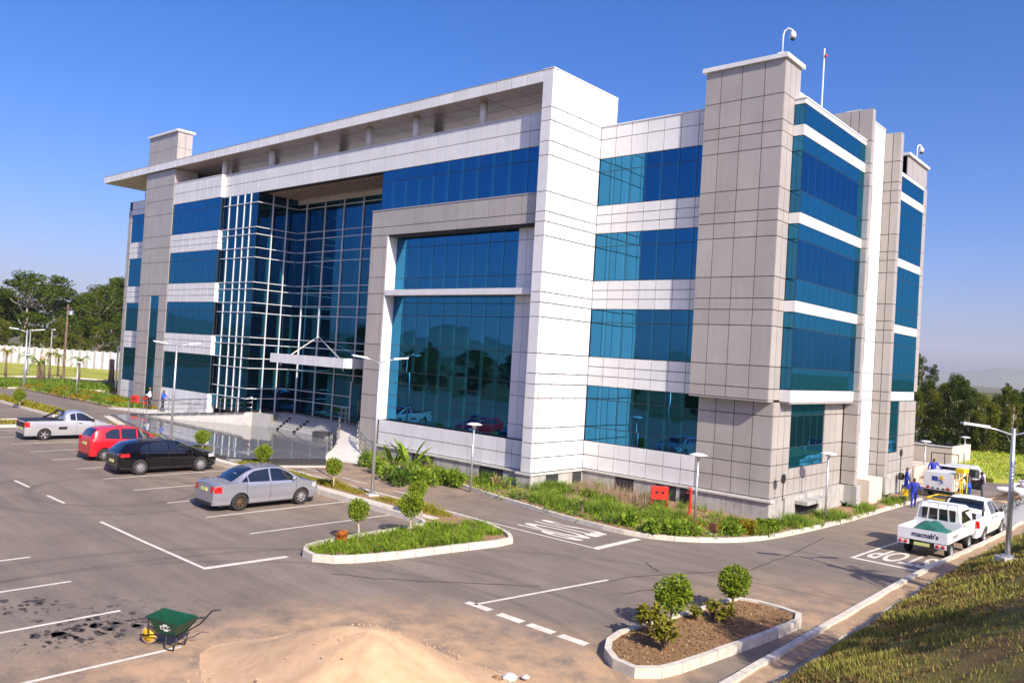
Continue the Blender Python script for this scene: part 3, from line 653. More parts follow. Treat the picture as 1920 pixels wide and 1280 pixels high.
# --- make the cladding and the panes: the largest 300 each as pieces, the rest joined
def px_area(e):
    axis,c,u0,u1,v0,v1 = e[:6]; p = Vector((u0,c,v0)) if axis == 'y' else Vector((c,u0,v0)); d = p-CAM; n = Vector((0,-1,0)) if axis == 'y' else Vector((1,0,0))
    return (u1-u0)*(v1-v0)*abs(d.normalized().dot(n))/d.length_squared
CACHE = {}
def pieces(lst, name, depthdir):
    lst.sort(key=px_area, reverse=True)
    for axis,c,u0,u1,v0,v1,m,th in lst[:300]:
        w, h = round(u1-u0,3), round(v1-v0,3); k = (axis,w,h,th,m)
        if k not in CACHE:
            mb = MB()
            if axis == 'y': mb.box(-w/2,w/2,0,th,-h/2,h/2)
            else: mb.box(-th,0,-w/2,w/2,-h/2,h/2)
            CACHE[k] = mb.mesh(name, M[m])
        uc, vc = (u0+u1)/2, (v0+v1)/2
        link(name, CACHE[k], OB, (uc,c,vc) if axis == 'y' else (c,uc,vc))
    rest = lst[300:]; ms = sorted({e[6] for e in rest}); mb = MB()
    for axis,c,u0,u1,v0,v1,m,th in rest:
        mb.cur = ms.index(m)
        if axis == 'y': mb.box(u0,u1,c,c+th,v0,v1)
        else: mb.box(c-th,c,u0,u1,v0,v1)
    if rest: mb.build(name, [M[m] for m in ms], OB)['kind'] = 'stuff'
    print(name, len(lst))
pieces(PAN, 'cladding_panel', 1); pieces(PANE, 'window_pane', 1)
# --- roof cameras, mast, lamps fixed to the building are things of their own
def dome_camera(name, loc, h, label, rz=0, style=0):
    e = empty(name, loc, rz, label, 'camera', 'security cameras on the roof')
    arm = [(0,0,0),(0,0,h*.75),(.05,0,h*.95),(.2,0,h*1.05),(.36,0,h*.95),(.38,0,h*.8)]
    MB().tube(arm, .038, 8).build('pole', M['lampwhite'], e, True)
    MB().lathe([(.09,.1),(.13,.0),(.13,-.12),(.1,-.16)], 12, c=(.38,0,h*.78)).build('housing', M['lampwhite'], e, True)
    MB().lathe([(.1,-.16),(.07,-.24),(0,-.27)], 12, c=(.38,0,h*.78)).build('dome', M['black'], e, True)
    MB().box(-.15,.15,-.15,.15,-.01,.04).build('base_plate', M['lampwhite'], e)
dome_camera('security_camera', (9.1,3.5,18.09), 1.0, 'white dome camera on a hooked pole atop the tall grey tower', .3)
dome_camera('security_camera', (9.35,22.0,17.81), .9, 'white dome camera on the roof cap of the far end block', 1.2)
dome_camera('security_camera', (-44.2,1.6,16.1), .8, 'small white dome camera under the overhanging roof at the left end', 2.6)
ms = empty('antenna_mast', (8.0,10.8,16.0), 0, 'thin white antenna mast rising behind the glass bay roof', 'mast')
MB().tube([(0,0,0),(0,0,4.95)], .038, 6).build('pole', M['lampwhite'], ms); MB().lathe([(.0,0),(.07,.03),(.07,.12),(0,.15)], 8, c=(.1,0,4.5)).build('beacon', M['red'], ms)
# ---------------------------------------------------------------- entrance plaza
WZ = -.42
def P4(q): return (280+q[0]/4.571, 740+q[1]/4.571)
pf = [un(*P4(q), z=WZ) for q in [(0,330),(250,405),(450,470),(690,548)]]
pf = [(p.x,p.y) for p in pf]; pr = [(p.x,p.y) for p in [un(*P4(q), z=WZ) for q in [(1000,552),(1300,552),(1510,552)]]]
curveR = [(-13.0,-1.6),(-14.2,-.3),(-15.6,.75),(-16.6,1.1)]
back = [(-23.2,1.25),(-25.2,.35),(-29,-1.2),(-33.6,-3.3)]
pool_poly = [(-33.2,-4.4)]+pf+pr+curveR+back
print('pool', [(round(a,1),round(b,1)) for a,b in pool_poly])
o = MB().prism(pool_poly, -1.0, WZ).build('reflecting_pool', M['water']); o['kind'] = 'structure'
# dark granite rim on the road side
rim = smoothpath([(-33.2,-4.4)]+pf+pr, it=1)
rimR = resample(rim, 1.2); rp = empty('pool_rim', (0,0,0), 0, 'low dark granite rim along the road edge of the reflecting pool', 'pool rim')
for i in range(len(rimR)-1):
    a, b = rimR[i], rimR[i+1]; d = (b-a).normalized(); n_ = Vector((d.y,-d.x))*.16; g = d*.006
    a2, b2 = a+g, b-g; q = [a2+n_,b2+n_,b2,a2]
    MB().hexa([(p.x,p.y,-1.0) for p in q]+[(p.x,p.y,WZ+.03) for p in q]).build('rim_stone', M['granite'], rp)
# paved edge between pool rim and road
edge = [(p.x,p.y) for p in rimR]; out = []
for i,p in enumerate(rimR):
    d = (rimR[min(i+1,len(rimR)-1)]-rimR[max(i-1,0)]).normalized(); q = p+Vector((d.y,-d.x))*.62; out.append((q.x,q.y))
mb = MB().prism(edge+out[::-1], -.2, .02, gz); ko = mb.build('plaza_edging', M['kerb']); ko['kind'] = 'structure'
# entrance terrace and steps
TZ = .42
ter = MB().prism([(-25.0,2.7),(-24.4,2.7),(-17.2,2.7),(-12.6,2.2),(-12.6,3.72),(-25.0,3.72)], -.9, TZ).build('entrance_terrace', M['tile']); ter['kind'] = 'structure'
stp = empty('entrance_steps', (0,0,0), 0, 'pale stone steps with two rows of black inset squares rising from the pool', 'steps')
for i in range(5):
    z1 = TZ-.14*(i+1)+.0; y0 = 2.7-.3*(i+1); xl = -24.4-.02*i; xr = -17.0+.06*i
    st = MB().prism([(xl,y0),(xr,y0),(xr,y0+.3),(xl,y0+.3)], -.95, z1).build('step', M['tile'], stp)
    for xx in (-22.6+.14*i,-20.6+.1*i):
        MB().box(xx-.14,xx+.14,y0-.012,y0+.16,z1-.13,z1+.006).build('inset_square', M['black'], st)
# ramp along the left wing
ra, rb = Vector((-33.6,-3.3)), Vector((-24.6,.75))
dirr = (rb-ra).normalized(); nrm = Vector((-dirr.y,dirr.x))
rw = empty('access_ramp', (ra.x,ra.y,0), 0, 'pale concrete access ramp rising along the pool to the entrance', 'ramp'); rw.location = (0,0,0)
mb = MB(); n = 14
for i in range(n):
    t0, t1 = i/n, (i+1)/n; a = ra.lerp(rb,t0); b = ra.lerp(rb,t1); z0 = -.5+(TZ+.5)*t0; z1 = -.5+(TZ+.5)*t1
    mb.hexa([(a.x,a.y,-1),(b.x,b.y,-1),(b.x+nrm.x*.2,b.y+nrm.y*.2,-1),(a.x+nrm.x*.2,a.y+nrm.y*.2,-1),(a.x,a.y,z0+.06),(b.x,b.y,z1+.06),(b.x+nrm.x*.2,b.y+nrm.y*.2,z1+.06),(a.x+nrm.x*.2,a.y+nrm.y*.2,z0+.06)])
mb.build('ramp_wall', M['conclight'], rw)
a, b = ra+nrm*.2, rb+nrm*.2; c, d = rb+nrm*1.9, ra+nrm*1.9
MB().hexa([(a.x,a.y,-1),(b.x,b.y,-1),(c.x,c.y,-1),(d.x,d.y,-1),(a.x,a.y,-.5),(b.x,b.y,TZ-.005),(c.x,c.y,TZ-.005),(d.x,d.y,-.5)]).build('ramp_deck', M['tile'], rw)
mb = MB()
for i in range(1,n): a = ra.lerp(rb,(i-.5)/n); mb.bar((a.x-nrm.x*.01,a.y-nrm.y*.01,-.5+(TZ+.5)*(i-.5)/n+.075), (a.x+dirr.x*.62,a.y+dirr.y*.62,-.5+(TZ+.5)*(i-.5)/n+.13), .3, .035)
mb.build('coping', M['granite'], rw)
lo = MB().prism([(-25.1,.75),(-23.0,1.25),(-24.4,2.7),(-25.0,3.7),(-25.1,.72),(-25.4,.4)][:4], -.95, TZ-.02).build('terrace_landing', M['tile']); lo['kind'] = 'structure'
# apron between ramp and left wing
pl = MB().prism([(-38.5,-2.6),(-34.6,-1.7),(-25.3,2.4),(-25.1,.5),(-29.2,.5),(-29.3,.2),(-36.2,.2)], -.9, -.36).build('plaza_paving', M['conclight']); pl['kind'] = 'structure'
def rail(name, pts, label, h=.95, post=1.2, r=.022, mids=2, group='stainless handrails'):
    e = empty(name, pts[0], 0, label, 'handrail', group); e.location = (0,0,0)
    P = [Vector(p) for p in pts]
    top = [p+Vector((0,0,h)) for p in P]; MB().tube(top, r*1.2, 6).build('top_rail', M['steel'], e, True)
    for k in range(mids):
        f = (k+1)/(mids+1); MB().tube([p+Vector((0,0,h*f)) for p in P], r*.7, 5).build('middle_rail', M['steel'], e, True)
    acc = 0; last = None
    for i in range(len(P)):
        if last is None or (P[i]-last).length >= post or i == len(P)-1:
            MB().tube([P[i],P[i]+Vector((0,0,h))], r, 6).build('post', M['steel'], e); last = P[i]
rail('handrail', [(*(ra.lerp(rb,t)+nrm*.1),-.44+(TZ+.5)*t) for t in [i/16 for i in range(17)]], 'long stainless handrail on the front edge of the access ramp', post=1.2)
rail('handrail', [(*(ra.lerp(rb,t)+nrm*1.85),-.5+(TZ+.5)*t) for t in [i/16 for i in range(17)]], 'stainless handrail on the building side of the access ramp', post=1.6)
# curved walk on the right of the pool
def pth(qs, z): return [(p.x,p.y) for p in [un(*P4(q), z=z) for q in qs]]
cl = smoothpath([(-16.9,2.4),(-16.2,1.3),(-14.6,.4),(-13.4,-.7),(-12.6,-1.9),(-11.4,-2.9)], it=2); cr = smoothpath([(-12.6,2.1),(-12.75,1.2),(-12.7,.3),(-11.9,-.4),(-10.6,-1.0),(-8.4,-1.6)], it=2)
cw = MB(); nn = 14
L_ = resample(cl, sum((Vector(cl[i+1])-Vector(cl[i])).length for i in range(len(cl)-1))/nn); R_ = resample(cr, sum((Vector(cr[i+1])-Vector(cr[i])).length for i in range(len(cr)-1))/nn)
n2 = min(len(L_),len(R_)); vs = []; hz = lambda i: TZ-.03+(-.66-TZ)*sm(i/(n2-1)*1.05)
for i in range(n2): vs += [(L_[i].x,L_[i].y,hz(i)),(R_[i].x,R_[i].y,hz(i)),(L_[i].x,L_[i].y,-1.1),(R_[i].x,R_[i].y,-1.1)]
fs = []
for i in range(n2-1): a = 4*i; fs += [(a,a+1,a+5,a+4),(a+2,a,a+4,a+6),(a+1,a+3,a+7,a+5)]
fs += [(0,2,3,1),(4*n2-4,4*n2-3,4*n2-1,4*n2-2)]
cw.add(vs, fs); co_ = cw.build('curved_walkway', M['conclight']); co_['kind'] = 'structure'
rail('handrail', [(L_[i].x+.06,L_[i].y+.06,hz(i)) for i in range(n2-2)], 'curved stainless handrail on the pool side of the curved walkway', post=.75, mids=3)
rail('handrail', [(R_[i].x-.06,R_[i].y-.02,hz(i)) for i in range(n2-1)], 'curved stainless handrail on the garden side of the curved walkway', post=.75, mids=3)
rail('handrail', [(-18.6,2.75,TZ),(-17.6,2.75,TZ),(-16.9,2.6,TZ)], 'short stainless guard rail at the top of the entrance steps', post=.8)
pb = empty('planter', (-17.4,1.5,0), 0, 'low dark curved planter beside the steps with small black blocks', 'planter')
MB().prism([(-.9,-.3),(.1,-.6),(.5,-.1),(.2,.6),(-.5,.5)], -1, -.1).build('planter_wall', M['granite'], pb)
MB().prism([(-.8,-.25),(.08,-.5),(.4,-.1),(.15,.5),(-.42,.42)], -.1, -.07).build('planting_soil', M['granite'], pb)

o = MB().box(-29.2,2.5,-8.28,-7.9,-1.,-.8+.145).build('concrete_strip', M['kerb']); o['kind'] = 'structure'
for v in o.data.vertices: v.co.z += min(.4,.009*max(0,-v.co.x))
# ---------------------------------------------------------------- road markings
def line(name, pts, w, label=None):
    mb = MB()
    for i in range(len(pts)-1):
        a, b = Vector(pts[i][:2]), Vector(pts[i+1][:2]); L = (b-a).length; k = max(1,int(L/1.5)); d = (b-a).normalized(); nr = Vector((-d.y,d.x))*w/2
        vs = []
        for j in range(k+1):
            p = a.lerp(b,j/k)
            for s in (1,-1): q = p+nr*s; vs.append((q.x,q.y,gz(q.x,q.y)+.006))
        mb.add(vs, [(2*j,2*j+1,2*j+3,2*j+2) for j in range(k)])
    o = mb.build(name, M['paint']); o['kind'] = 'structure'; return o
for i in range(11):
    x = .55-2.75*i; 
    if x > -27.5: line('bay_line', [(x-.02,-14.1),(x+.1,-8.5)], .09)
for i in range(5): x = 8.05-2.75*i; line('bay_line', [(x-.1-.03*i,-25.5),(x,-20.02)], .1)
line('parking_edge_line', [(-3.25,-17.05),(3.2,-17.05)], .1)
line('stop_line', [(3.3,-17.1),(3.5,-14.7)], .2)
for k in range(6): line('lane_dash', [(-6.5-3.4*k,-16.95),(-8.1-3.4*k,-16.95)], .1)
line('lane_line', [(2.6,-6.38),(8.0,-6.38)], .09); line('stop_line', [(8.15,-6.43),(8.2,-3.95)], .26)
for k in range(7): line('lane_dash', [(-1.2-3.6*k,-5.3),(-3.0-3.6*k,-5.3)], .09)
line('lane_line', [(9.75,-13.6),(10.5,-9.1)], .1); line('stop_line', [(9.5,-13.62),(10.28,-13.62)], .22)
for k in range(3): line('lane_dash', [(10.58+.9*k,-13.66),(11.3+.9*k,-13.66)], .24)
line('lane_line', [(13.92,.3),(13.9,9.5)], .11); line('stop_line', [(13.85,.28),(16.1,.26)], .22)
def road_word(word, x, y, rz, sx, sy):
    me = text_mesh(word, 1.0, 0, True)
    c, s = math.cos(rz), math.sin(rz)
    for v in me.vertices:
        px, py = v.co.x*sx, v.co.y*sy; X, Y = x+c*px-s*py, y+s*px+c*py; v.co = (X,Y,gz(X,Y)+.009)
    me.materials.append(M['paint']); o = link('road_word', me); o['kind'] = 'structure'
road_word('STOP', 5.6, -5.15, -math.pi/2, .78, 4.0)
road_word('STOP', 15.02, 2.15, math.pi, .78, 3.2)

M['tar'] = mat('tar_crack', (.03,.028,.026), .9)
def crack(px):
    P = [at(*q) for q in px]; R = []
    for i in range(len(P)-1):
        for k in range(5): p = P[i].lerp(P[i+1],k/5); R.append((p.x+random.gauss(0,.035),p.y+random.gauss(0,.035)))
    R.append((P[-1].x,P[-1].y)); o = line('road_crack', R, .035); o.data.materials.clear(); o.data.materials.append(M['tar'])
crack([(1165,1113),(1222,1105)]); crack([(1207,1052),(1235,1072)]); crack([(1405,1068),(1480,1040),(1545,1008)]); crack([(1140,1090),(1175,1082),(1405,1068)]); crack([(620,1075),(700,1084),(860,1092),(1010,1098)])
M['oil'] = mat('oil_stain', (.06,.05,.043), .75)
r_ = random.Random(31); mb = MB()
for i in range(150):
    t = r_.random(); cx = 60+210*t+r_.gauss(0,26); cy = 1205-52*t+r_.gauss(0,11)
    if r_.random() < .3: cx = r_.uniform(0,110); cy = 1135+r_.gauss(0,9)
    p = at(cx,cy); n_ = 7; sz = abs(r_.gauss(.03,.035))+.012; a0 = r_.uniform(0,6)
    pts = [(p.x+sz*r_.uniform(.6,1.3)*math.cos(a0+6.283*k/n_)*1.5,p.y+sz*r_.uniform(.6,1.3)*math.sin(a0+6.283*k/n_)) for k in range(n_)]
    mb.add([(x,y,gz(x,y)+.005) for x,y in pts], [tuple(range(n_))])
mb.build('oil_stains', M['oil'])['kind'] = 'stuff'
# ---------------------------------------------------------------- plants
def leafcards(mb, pts, size, rn, up=.3, aspect=.5, droop=0.):
    """one folded diamond leaf per point"""
    for p, nrm in pts:
        d = Vector((rn.gauss(0,1),rn.gauss(0,1),rn.gauss(0,1)+up)); d = (d.normalized()*.9+Vector(nrm)*.8); d.z -= droop
        d = d.normalized() if d.length > 1e-4 else Vector((0,0,1))
        s = d.cross(Vector((rn.gauss(0,1),rn.gauss(0,1),rn.gauss(0,1)))); s = s.normalized() if s.length > 1e-4 else Vector((1,0,0))
        L = size*rn.uniform(.65,1.35); w = L*aspect*.5; p = Vector(p)
        mb.add([p, p+d*L*.5+s*w, p+d*L, p+d*L*.5-s*w], [(0,1,2,3)])
def blobpts(n, c, r, rn, shell=.55, flat=1.):
    out = []; c = Vector(c)
    for _ in range(n):
        d = Vector((rn.gauss(0,1),rn.gauss(0,1),rn.gauss(0,1))).normalized(); k = (shell+(1-shell)*rn.random())**.8
        out.append((c+Vector((d.x*r*k,d.y*r*k,d.z*r*k*flat)), d))
    return out
def blades(mb, p, n, h, w, lean, rn, segs=2, spread=.05):
    for _ in range(n):
        a = rn.uniform(0,2*math.pi); hh = h*rn.uniform(.6,1.15); l = lean*rn.uniform(.3,1.2)*hh; b = Vector(p)+Vector((rn.gauss(0,spread),rn.gauss(0,spread),0))
        d = Vector((math.cos(a),math.sin(a),0)); s = Vector((-d.y,d.x,0))*w/2; vs = []
        for k in range(segs+1):
            t = k/segs; q = b+d*l*t**1.8+Vector((0,0,hh*(t-.28*lean*t*t))); f = (1-t)**.6 if k < segs else 0
            if k < segs: vs += [q-s*f, q+s*f]
            else: vs.append(q)
        fs = [(2*k,2*k+1,2*k+3,2*k+2) for k in range(segs-1)]+[(2*segs-2,2*segs-1,2*segs)]
        mb.add(vs, fs)
# clipped lollipop trees
def topiary_meshes(seed, r, n):
    rn = random.Random(seed); mb = MB()
    blobs = [(Vector((0,0,0)), r*.86)]+[(Vector((rn.gauss(0,1),rn.gauss(0,1),rn.gauss(0,1))).normalized()*r*.5, r*rn.uniform(.40,.5)) for _ in range(12)]
    for c, rr in blobs: leafcards(mb, blobpts(int(n*(rr/r)**2*.5), c, rr, rn, .70), r*.17, rn, up=.2, aspect=.6, droop=.15)
    return mb.mesh('crown', M['leaf_top'])
TOPM = [topiary_meshes(s, .46, 1500) for s in (1,2,3)]
def topiary(px, base_px, ball_px, rad_px, label, k=0, off=.1, bend=0.):
    p = at(*base_px, off); depth = (p-CAM).dot(_fw); r = rad_px*depth/F_PX
    c = un(*ball_px, y=p.y) if abs(ray(*ball_px).y) > .3 else p
    # ball stands above the base: take its height on the vertical plane through the trunk facing the camera
    t = (p-CAM).dot(Vector((_fw.x,_fw.y,0)))/ray(*ball_px).dot(Vector((_fw.x,_fw.y,0))); c = CAM+ray(*ball_px)*t
    e = empty('topiary_tree', p, 0, label, 'tree', 'clipped ball trees')
    top = c-p
    MB().tube([(0,0,-.1),(top.x*.3+bend,top.y*.3,top.z*.35),(top.x*.6-bend*.4,top.y*.6,top.z*.65),(top.x,top.y,top.z)], [.034,.028,.026,.022], 7).build('trunk', M['stem'], e, True)
    o = link('crown', TOPM[k%3], e, top); o.scale = (r/.46,)*3; o.rotation_euler = (0,0,k*1.3)
topiary(0,(1257,1172),(1262,1112),39,'clipped ball tree with grey stem at the left of the near mulched island',0,.14,.0)
topiary(0,(1373,1140),(1377,1087),33,'clipped ball tree with white stem at the far end of the near mulched island',1,.14,.0)
topiary(0,(670,1012),(673,955),22,'clipped ball tree with crooked stem among lilies on the bulb island',2,.12,.05)
topiary(0,(769,1000),(771,945),26,'larger clipped ball tree on the bulb island beside the hedge',0,.12,.0)
topiary(0,(792,968),(783,917),19,'clipped ball tree behind the larger one on the bulb island',1,.12,.0)
topiary(0,(625,915),(627,874),17,'clipped ball tree in the hedge in front of the silver sedan',2,.12)
topiary(0,(494,872),(494,848),17,'clipped ball tree in the hedge behind the silver sedan roof',0,.12)
topiary(0,(380,845),(380,818),15,'clipped ball tree in the hedge in front of the black hatchback',1,.12)
topiary(0,(37,762),(37,740),12,'small clipped ball tree on the far left planting strip',2,.12)
# low hedge along the strip (uncountable)
def inside(poly, x, y):
    c = False; n = len(poly)
    for i in range(n):
        x0,y0 = poly[i][:2]; x1,y1 = poly[(i+1)%n][:2]
        if (y0 > y) != (y1 > y) and x < (x1-x0)*(y-y0)/(y1-y0)+x0: c = not c
    return c
rn = random.Random(21)
mb = MB()
for i in range(4200):
    x = rn.uniform(-28.5,2.4); y = rn.gauss(-7.3,.22)
    if not -7.85 < y < -6.85: continue
    if (abs(x+1.9) < .5) or (abs(x+18.9) < .4): continue
    k = 1 if x > -12 else .8
    hgt = .17+.12*math.sin(x*1.7)*math.sin(x*.53+1)+rn.uniform(-.04,.05)
    blades(mb, (x,y,gz(x,y)+.1), 4, max(.12,hgt)*1.15, .035, .9, rn, 2, .07)
mb.build('low_hedge', M['leaf_hedge']); bpy.data.objects['low_hedge']['kind'] = 'stuff'; bpy.data.objects['low_hedge']['label'] = 'low olive green hedge along the head of the parking bays'; bpy.data.objects['low_hedge']['category'] = 'hedge'
mb = MB()
for i in range(1500):
    x = rn.uniform(-59,-33); y = rn.uniform(-7.9,-6.7); blades(mb, (x,y,gz(x,y)+.1), 3, .35, .06, .9, rn, 2, .1)
for i in range(500):
    x = rn.uniform(-31.2,-28.6); y = rn.uniform(-14,-9.2); 
    if math.sin(x*2)*math.sin(y*1.3) > -.1: blades(mb, (x,y,gz(x,y)+.1), 3, .3, .05, .9, rn, 2, .08)
o = tag(mb.build('low_hedge', M['leaf_hedge']), 'low yellow green hedge on the far left planting strips', 'hedge', kind='stuff')
# lilies on the bulb island
mb = MB(); I2i = inset(I2,.28)
cl_ = []
for i in range(2600):
    x = rn.uniform(2.6,6.3); y = rn.uniform(-14.3,-6.9)
    if y > -8.6 and x < 3.6: continue
    if not inside(I2i,x,y): continue
    if x > 5.35+.05*rn.random() and y > -9.0: continue
    if all((x-a)**2+(y-b)**2 > .045 for a,b in cl_): cl_.append((x,y))
for x,y in cl_: blades(mb, (x,y,gz(x,y)+.08), 24, .36, .032, 1.15, rn, 3, .06)
tag(mb.build('lily_bed', M['leaf_lily']), 'dense dark green strappy lilies filling the bulb island', 'ground cover', kind='stuff')
def spiky(name, loc, n, h, w, lean, m, label, cat='shrub', group=None, seed=0, spread=.06, segs=3, ms=None):
    r = random.Random(seed+int(abs(loc[0])*97+abs(loc[1])*131)); b = MB(); blades(b, (0,0,0), n, h, w, lean, r, segs, spread)
    e = empty(name, loc, 0, label, cat, group); b.build('leaves', M[m], e); MB().tube([(0,0,-.05),(0,0,h*.3)], h*.05, 5).build('stem', M['stem'], e); return e
p = at(641,1012,.2); spiky('orange_shrub', p, 70, .34, .06, .8, 'leaf_org', 'small bright orange shrub among the lilies on the bulb island')
# crotons on the near island
def croton(px, py, h, label, n=154, m='leaf_croton'):
    p = at(px,py,.17); e = empty('croton', p, 0, label, 'shrub', 'crotons on the near island'); r = random.Random(px)
    st = MB(); lv = MB()
    for k in range(7):
        a = r.uniform(0,6.28); l = h*r.uniform(.15,.45); tip = Vector((math.cos(a)*l,math.sin(a)*l,h*r.uniform(.45,.95)))
        st.tube([(0,0,-.05),tip*.5+Vector((0,0,h*.08)),tip], [.02,.015,.01], 5)
        for q in range(n//7):
            d = Vector((r.gauss(0,1),r.gauss(0,1),r.uniform(.0,1.2))).normalized(); s = d.cross(Vector((0,0,1))).normalized()*h*.07; L = h*r.uniform(.28,.45); b0 = tip*r.uniform(.55,1.)
            lv.add([b0,b0+d*L*.5+s+Vector((0,0,.02)),b0+d*L-Vector((0,0,L*.25)),b0+d*L*.5-s+Vector((0,0,.02))],[(0,1,2,3)])
    st.build('stems', M['barkdark'], e); lv.build('leaves', M[m], e)
croton(1222,1188,.7,'tallest croton bush left of the near island tree')
croton(1243,1216,.62,'yellow green croton bush at the front left of the near island')
croton(1303,1160,.36,'small dark croton bush between the two near island trees')
croton(1336,1156,.42,'upright croton bush right of the first near island tree')
croton(1363,1166,.42,'croton bush at the foot of the far near-island tree')
croton(1348,1167,.3,'lowest croton tuft beside the far near-island tree')
mb = MB(); I1i = inset(I1,.22)
for i in range(6500):
    x = rn.uniform(13.3,15.8); y = rn.uniform(-14.5,-8)
    if inside(I1i,x,y):
        a = rn.uniform(0,6.28); d = Vector((math.cos(a),math.sin(a),rn.uniform(-.1,.8)))*rn.uniform(.02,.06); s = Vector((-d.y,d.x,0))*.3; b0 = Vector((x,y,gz(x,y)+.148)); mb.cur = int(rn.random() < .35)
        mb.add([b0-s,b0+s,b0+d+s,b0+d-s],[(0,1,2,3)])
tag(mb.build('leaf_litter', [M['mulch'],M['leaf_dry']]), 'brown bark chips scattered over the near island', 'mulch', kind='stuff')
# ---- building bed
BKV = [Vector(p) for p in BK]
def kerbdist(x, y): return min((Vector((x,y))-p).length for p in BKV)
mb_g = MB(); mb_d = MB(); mb_p = MB(); mb_y = MB(); mb_l = MB()
def tuft(m_, x, y, z, r, n, size, flat=.7): leafcards(m_, blobpts(n, (x,y,z+r*.55), r, rn, .4, flat), size, rn, .5, .5)
for i in range(16000):
    x = rn.uniform(-11.5,11.2); y = rn.uniform(-4.2,19)
    if not inside(B_main,x,y): continue
    if x < 0 and y > .0: continue
    if 0 <= x <= 9.7 and y > 3.4: continue
    kd = kerbdist(x,y)
    if kd < .26: continue
    z = gz(x,y)+.1; nv = math.sin(x*1.3+1.2)*math.sin(y*1.6+x*.7); n2 = math.sin(x*2.7+y*1.1)*math.sin(y*2.3-x*.9+2)
    if y > 8.2 and (kd > .8 or nv < -.3): continue
    if x < 9.6 and x > 5.0 and 2.2 < y < 3.4 and rn.random() < .8: continue
    if 5.9 < x < 7.6 and .9 < y < 2.4: continue
    if 1.2 < x < 5.4 and 1.2 < y < 3.1:
        if rn.random() < .8: blades(mb_p, (x,y,z), 4, .62, .02, .5, rn, 2, .1)
    elif kd < .85 and y < 0:
        if rn.random() < .55: tuft(mb_d if n2 > .1 else mb_l, x, y, z, .2, 13, .11)
    elif -7.5 < x < -.5 and y > -.8:
        if rn.random() < .35: tuft(mb_y if n2 > .1 else mb_l, x, y, z, .2, 14, .1)
    elif x > 7.6 and y < 1.2 and kd > 1.3 and n2 > -.1: tuft(mb_y, x, y, z, .15, 10, .08)
    elif nv > -.12: blades(mb_g, (x,y,z), 9, .40+.16*nv+.06*n2, .03, .8, rn, 3, .09)
    elif nv > -.45: 
        if rn.random() < .5: tuft(mb_l if n2 > 0 else mb_d, x, y, z, .2, 16, .09)
    elif rn.random() < .5: tuft(mb_l, x, y, z, .15, 10, .08)
tag(mb_g.build('tall_ground_cover', M['leaf_mid']), 'tall bright green grassy plants in the bed against the building', 'ground cover', kind='stuff')
tag(mb_d.build('edging_plants', M['leaf_dark']), 'low dark green edging plants behind the service road kerb', 'ground cover', kind='stuff')
tag(mb_p.build('pink_grass', M['leaf_pink']), 'pinkish feathery grass below the recessed wing', 'ground cover', kind='stuff')
tag(mb_l.build('low_ground_cover', M['leaf_lily']), 'low mixed green ground cover between the taller plants', 'ground cover', kind='stuff')
tag(mb_y.build('golden_ground_cover', M['leaf_yel']), 'yellow green ground cover near the bend of the bed', 'ground cover', kind='stuff')
def strelitzia(px, py, h, label, seed):
    p = at(px,py,.12); e = empty('banana_plant', p, 0, label, 'plant', 'broad leaved plants by the portal'); r = random.Random(seed); lv = MB(); stm = MB()
    for k in range(8):
        a = rad(35)+r.uniform(-.5,.5)+(math.pi if k%2 else 0); lean = r.uniform(.12,.5); L = h*r.uniform(.75,1.05)
        d = Vector((math.cos(a)*lean,math.sin(a)*lean,1)).normalized(); s = d.cross(Vector((-math.sin(a),math.cos(a),0)))
        s = Vector((-math.sin(a)*.8,math.cos(a)*.8,.2)).normalized(); b0 = d*L*.38; prev = None
        stm.tube([(0,0,-.05),b0*.6,b0], [.05,.035,.02], 6); vs = []
        for q in range(7):
            t = q/6; c = d*L*(.38+.62*t)+Vector((math.cos(a),math.sin(a),0))*L*.28*t*t*(.4+lean); w = L*.13*math.sin(math.pi*(.12+.88*t)**.8) if q < 6 else 0
            vs += [c-s*w+Vector((0,0,w*.25)), c, c+s*w+Vector((0,0,w*.25))]
        lv.add(vs, [f for q in range(6) for f in ((3*q,3*q+1,3*q+4,3*q+3),(3*q+1,3*q+2,3*q+5,3*q+4))])
    stm.build('stems', M['leaf_mid'], e); lv.build('leaves', M['leaf_lily'], e)
strelitzia(738,884,1.55,'broad leaved banana plant nearest the portal leg',1)
strelitzia(768,890,1.9,'taller broad leaved banana plant right of the first',2)
def palm(loc, h, fl, n, label, seed, m='leaf_mid', trunk_r=.06, name='young_palm', group=None):
    r = random.Random(seed); e = empty(name, loc, 0, label, 'palm', group); MB().tube([(0,0,-.1),(.02,0,h*.5),(0,0,h)], [trunk_r*1.3,trunk_r,trunk_r*.8], 8).build('trunk', M['barkdark'], e, True); lv = MB()
    for k in range(n):
        a = 6.283*k/n+r.uniform(-.2,.2); up = r.uniform(.25,1.3); d = Vector((math.cos(a),math.sin(a),0)); path = []
        for q in range(7): t = q/6; path.append(Vector((0,0,h))+d*fl*t*(.95-.2*t)+Vector((0,0,fl*(up*t-1.05*t*t))))
        for q in range(6):
            c = path[q]; dr = (path[q+1]-path[q]); s = Vector((-d.y,d.x,0))
            for f in (0.,.33,.66):
                b0 = c+dr*f
                for sg in (-1,1):
                    L = fl*.26*(1-.55*((q+f)/6)); tip = b0+s*sg*L*.85+dr.normalized()*L*.5-Vector((0,0,L*.22)); w = dr.normalized()*fl*.02
                    lv.add([b0-w,b0+w,tip],[(0,1,2)])
        lv.tube(path, fl*.008, 4)
    lv.build('fronds', M[m], e); return e
palm(at(797,893,.1), .75, .75, 9, 'young palm with arching fronds in front of the portal base wall', 4)
palm(at(716,866,.1), .45, .55, 8, 'young staked palm beside the curved walkway', 5)
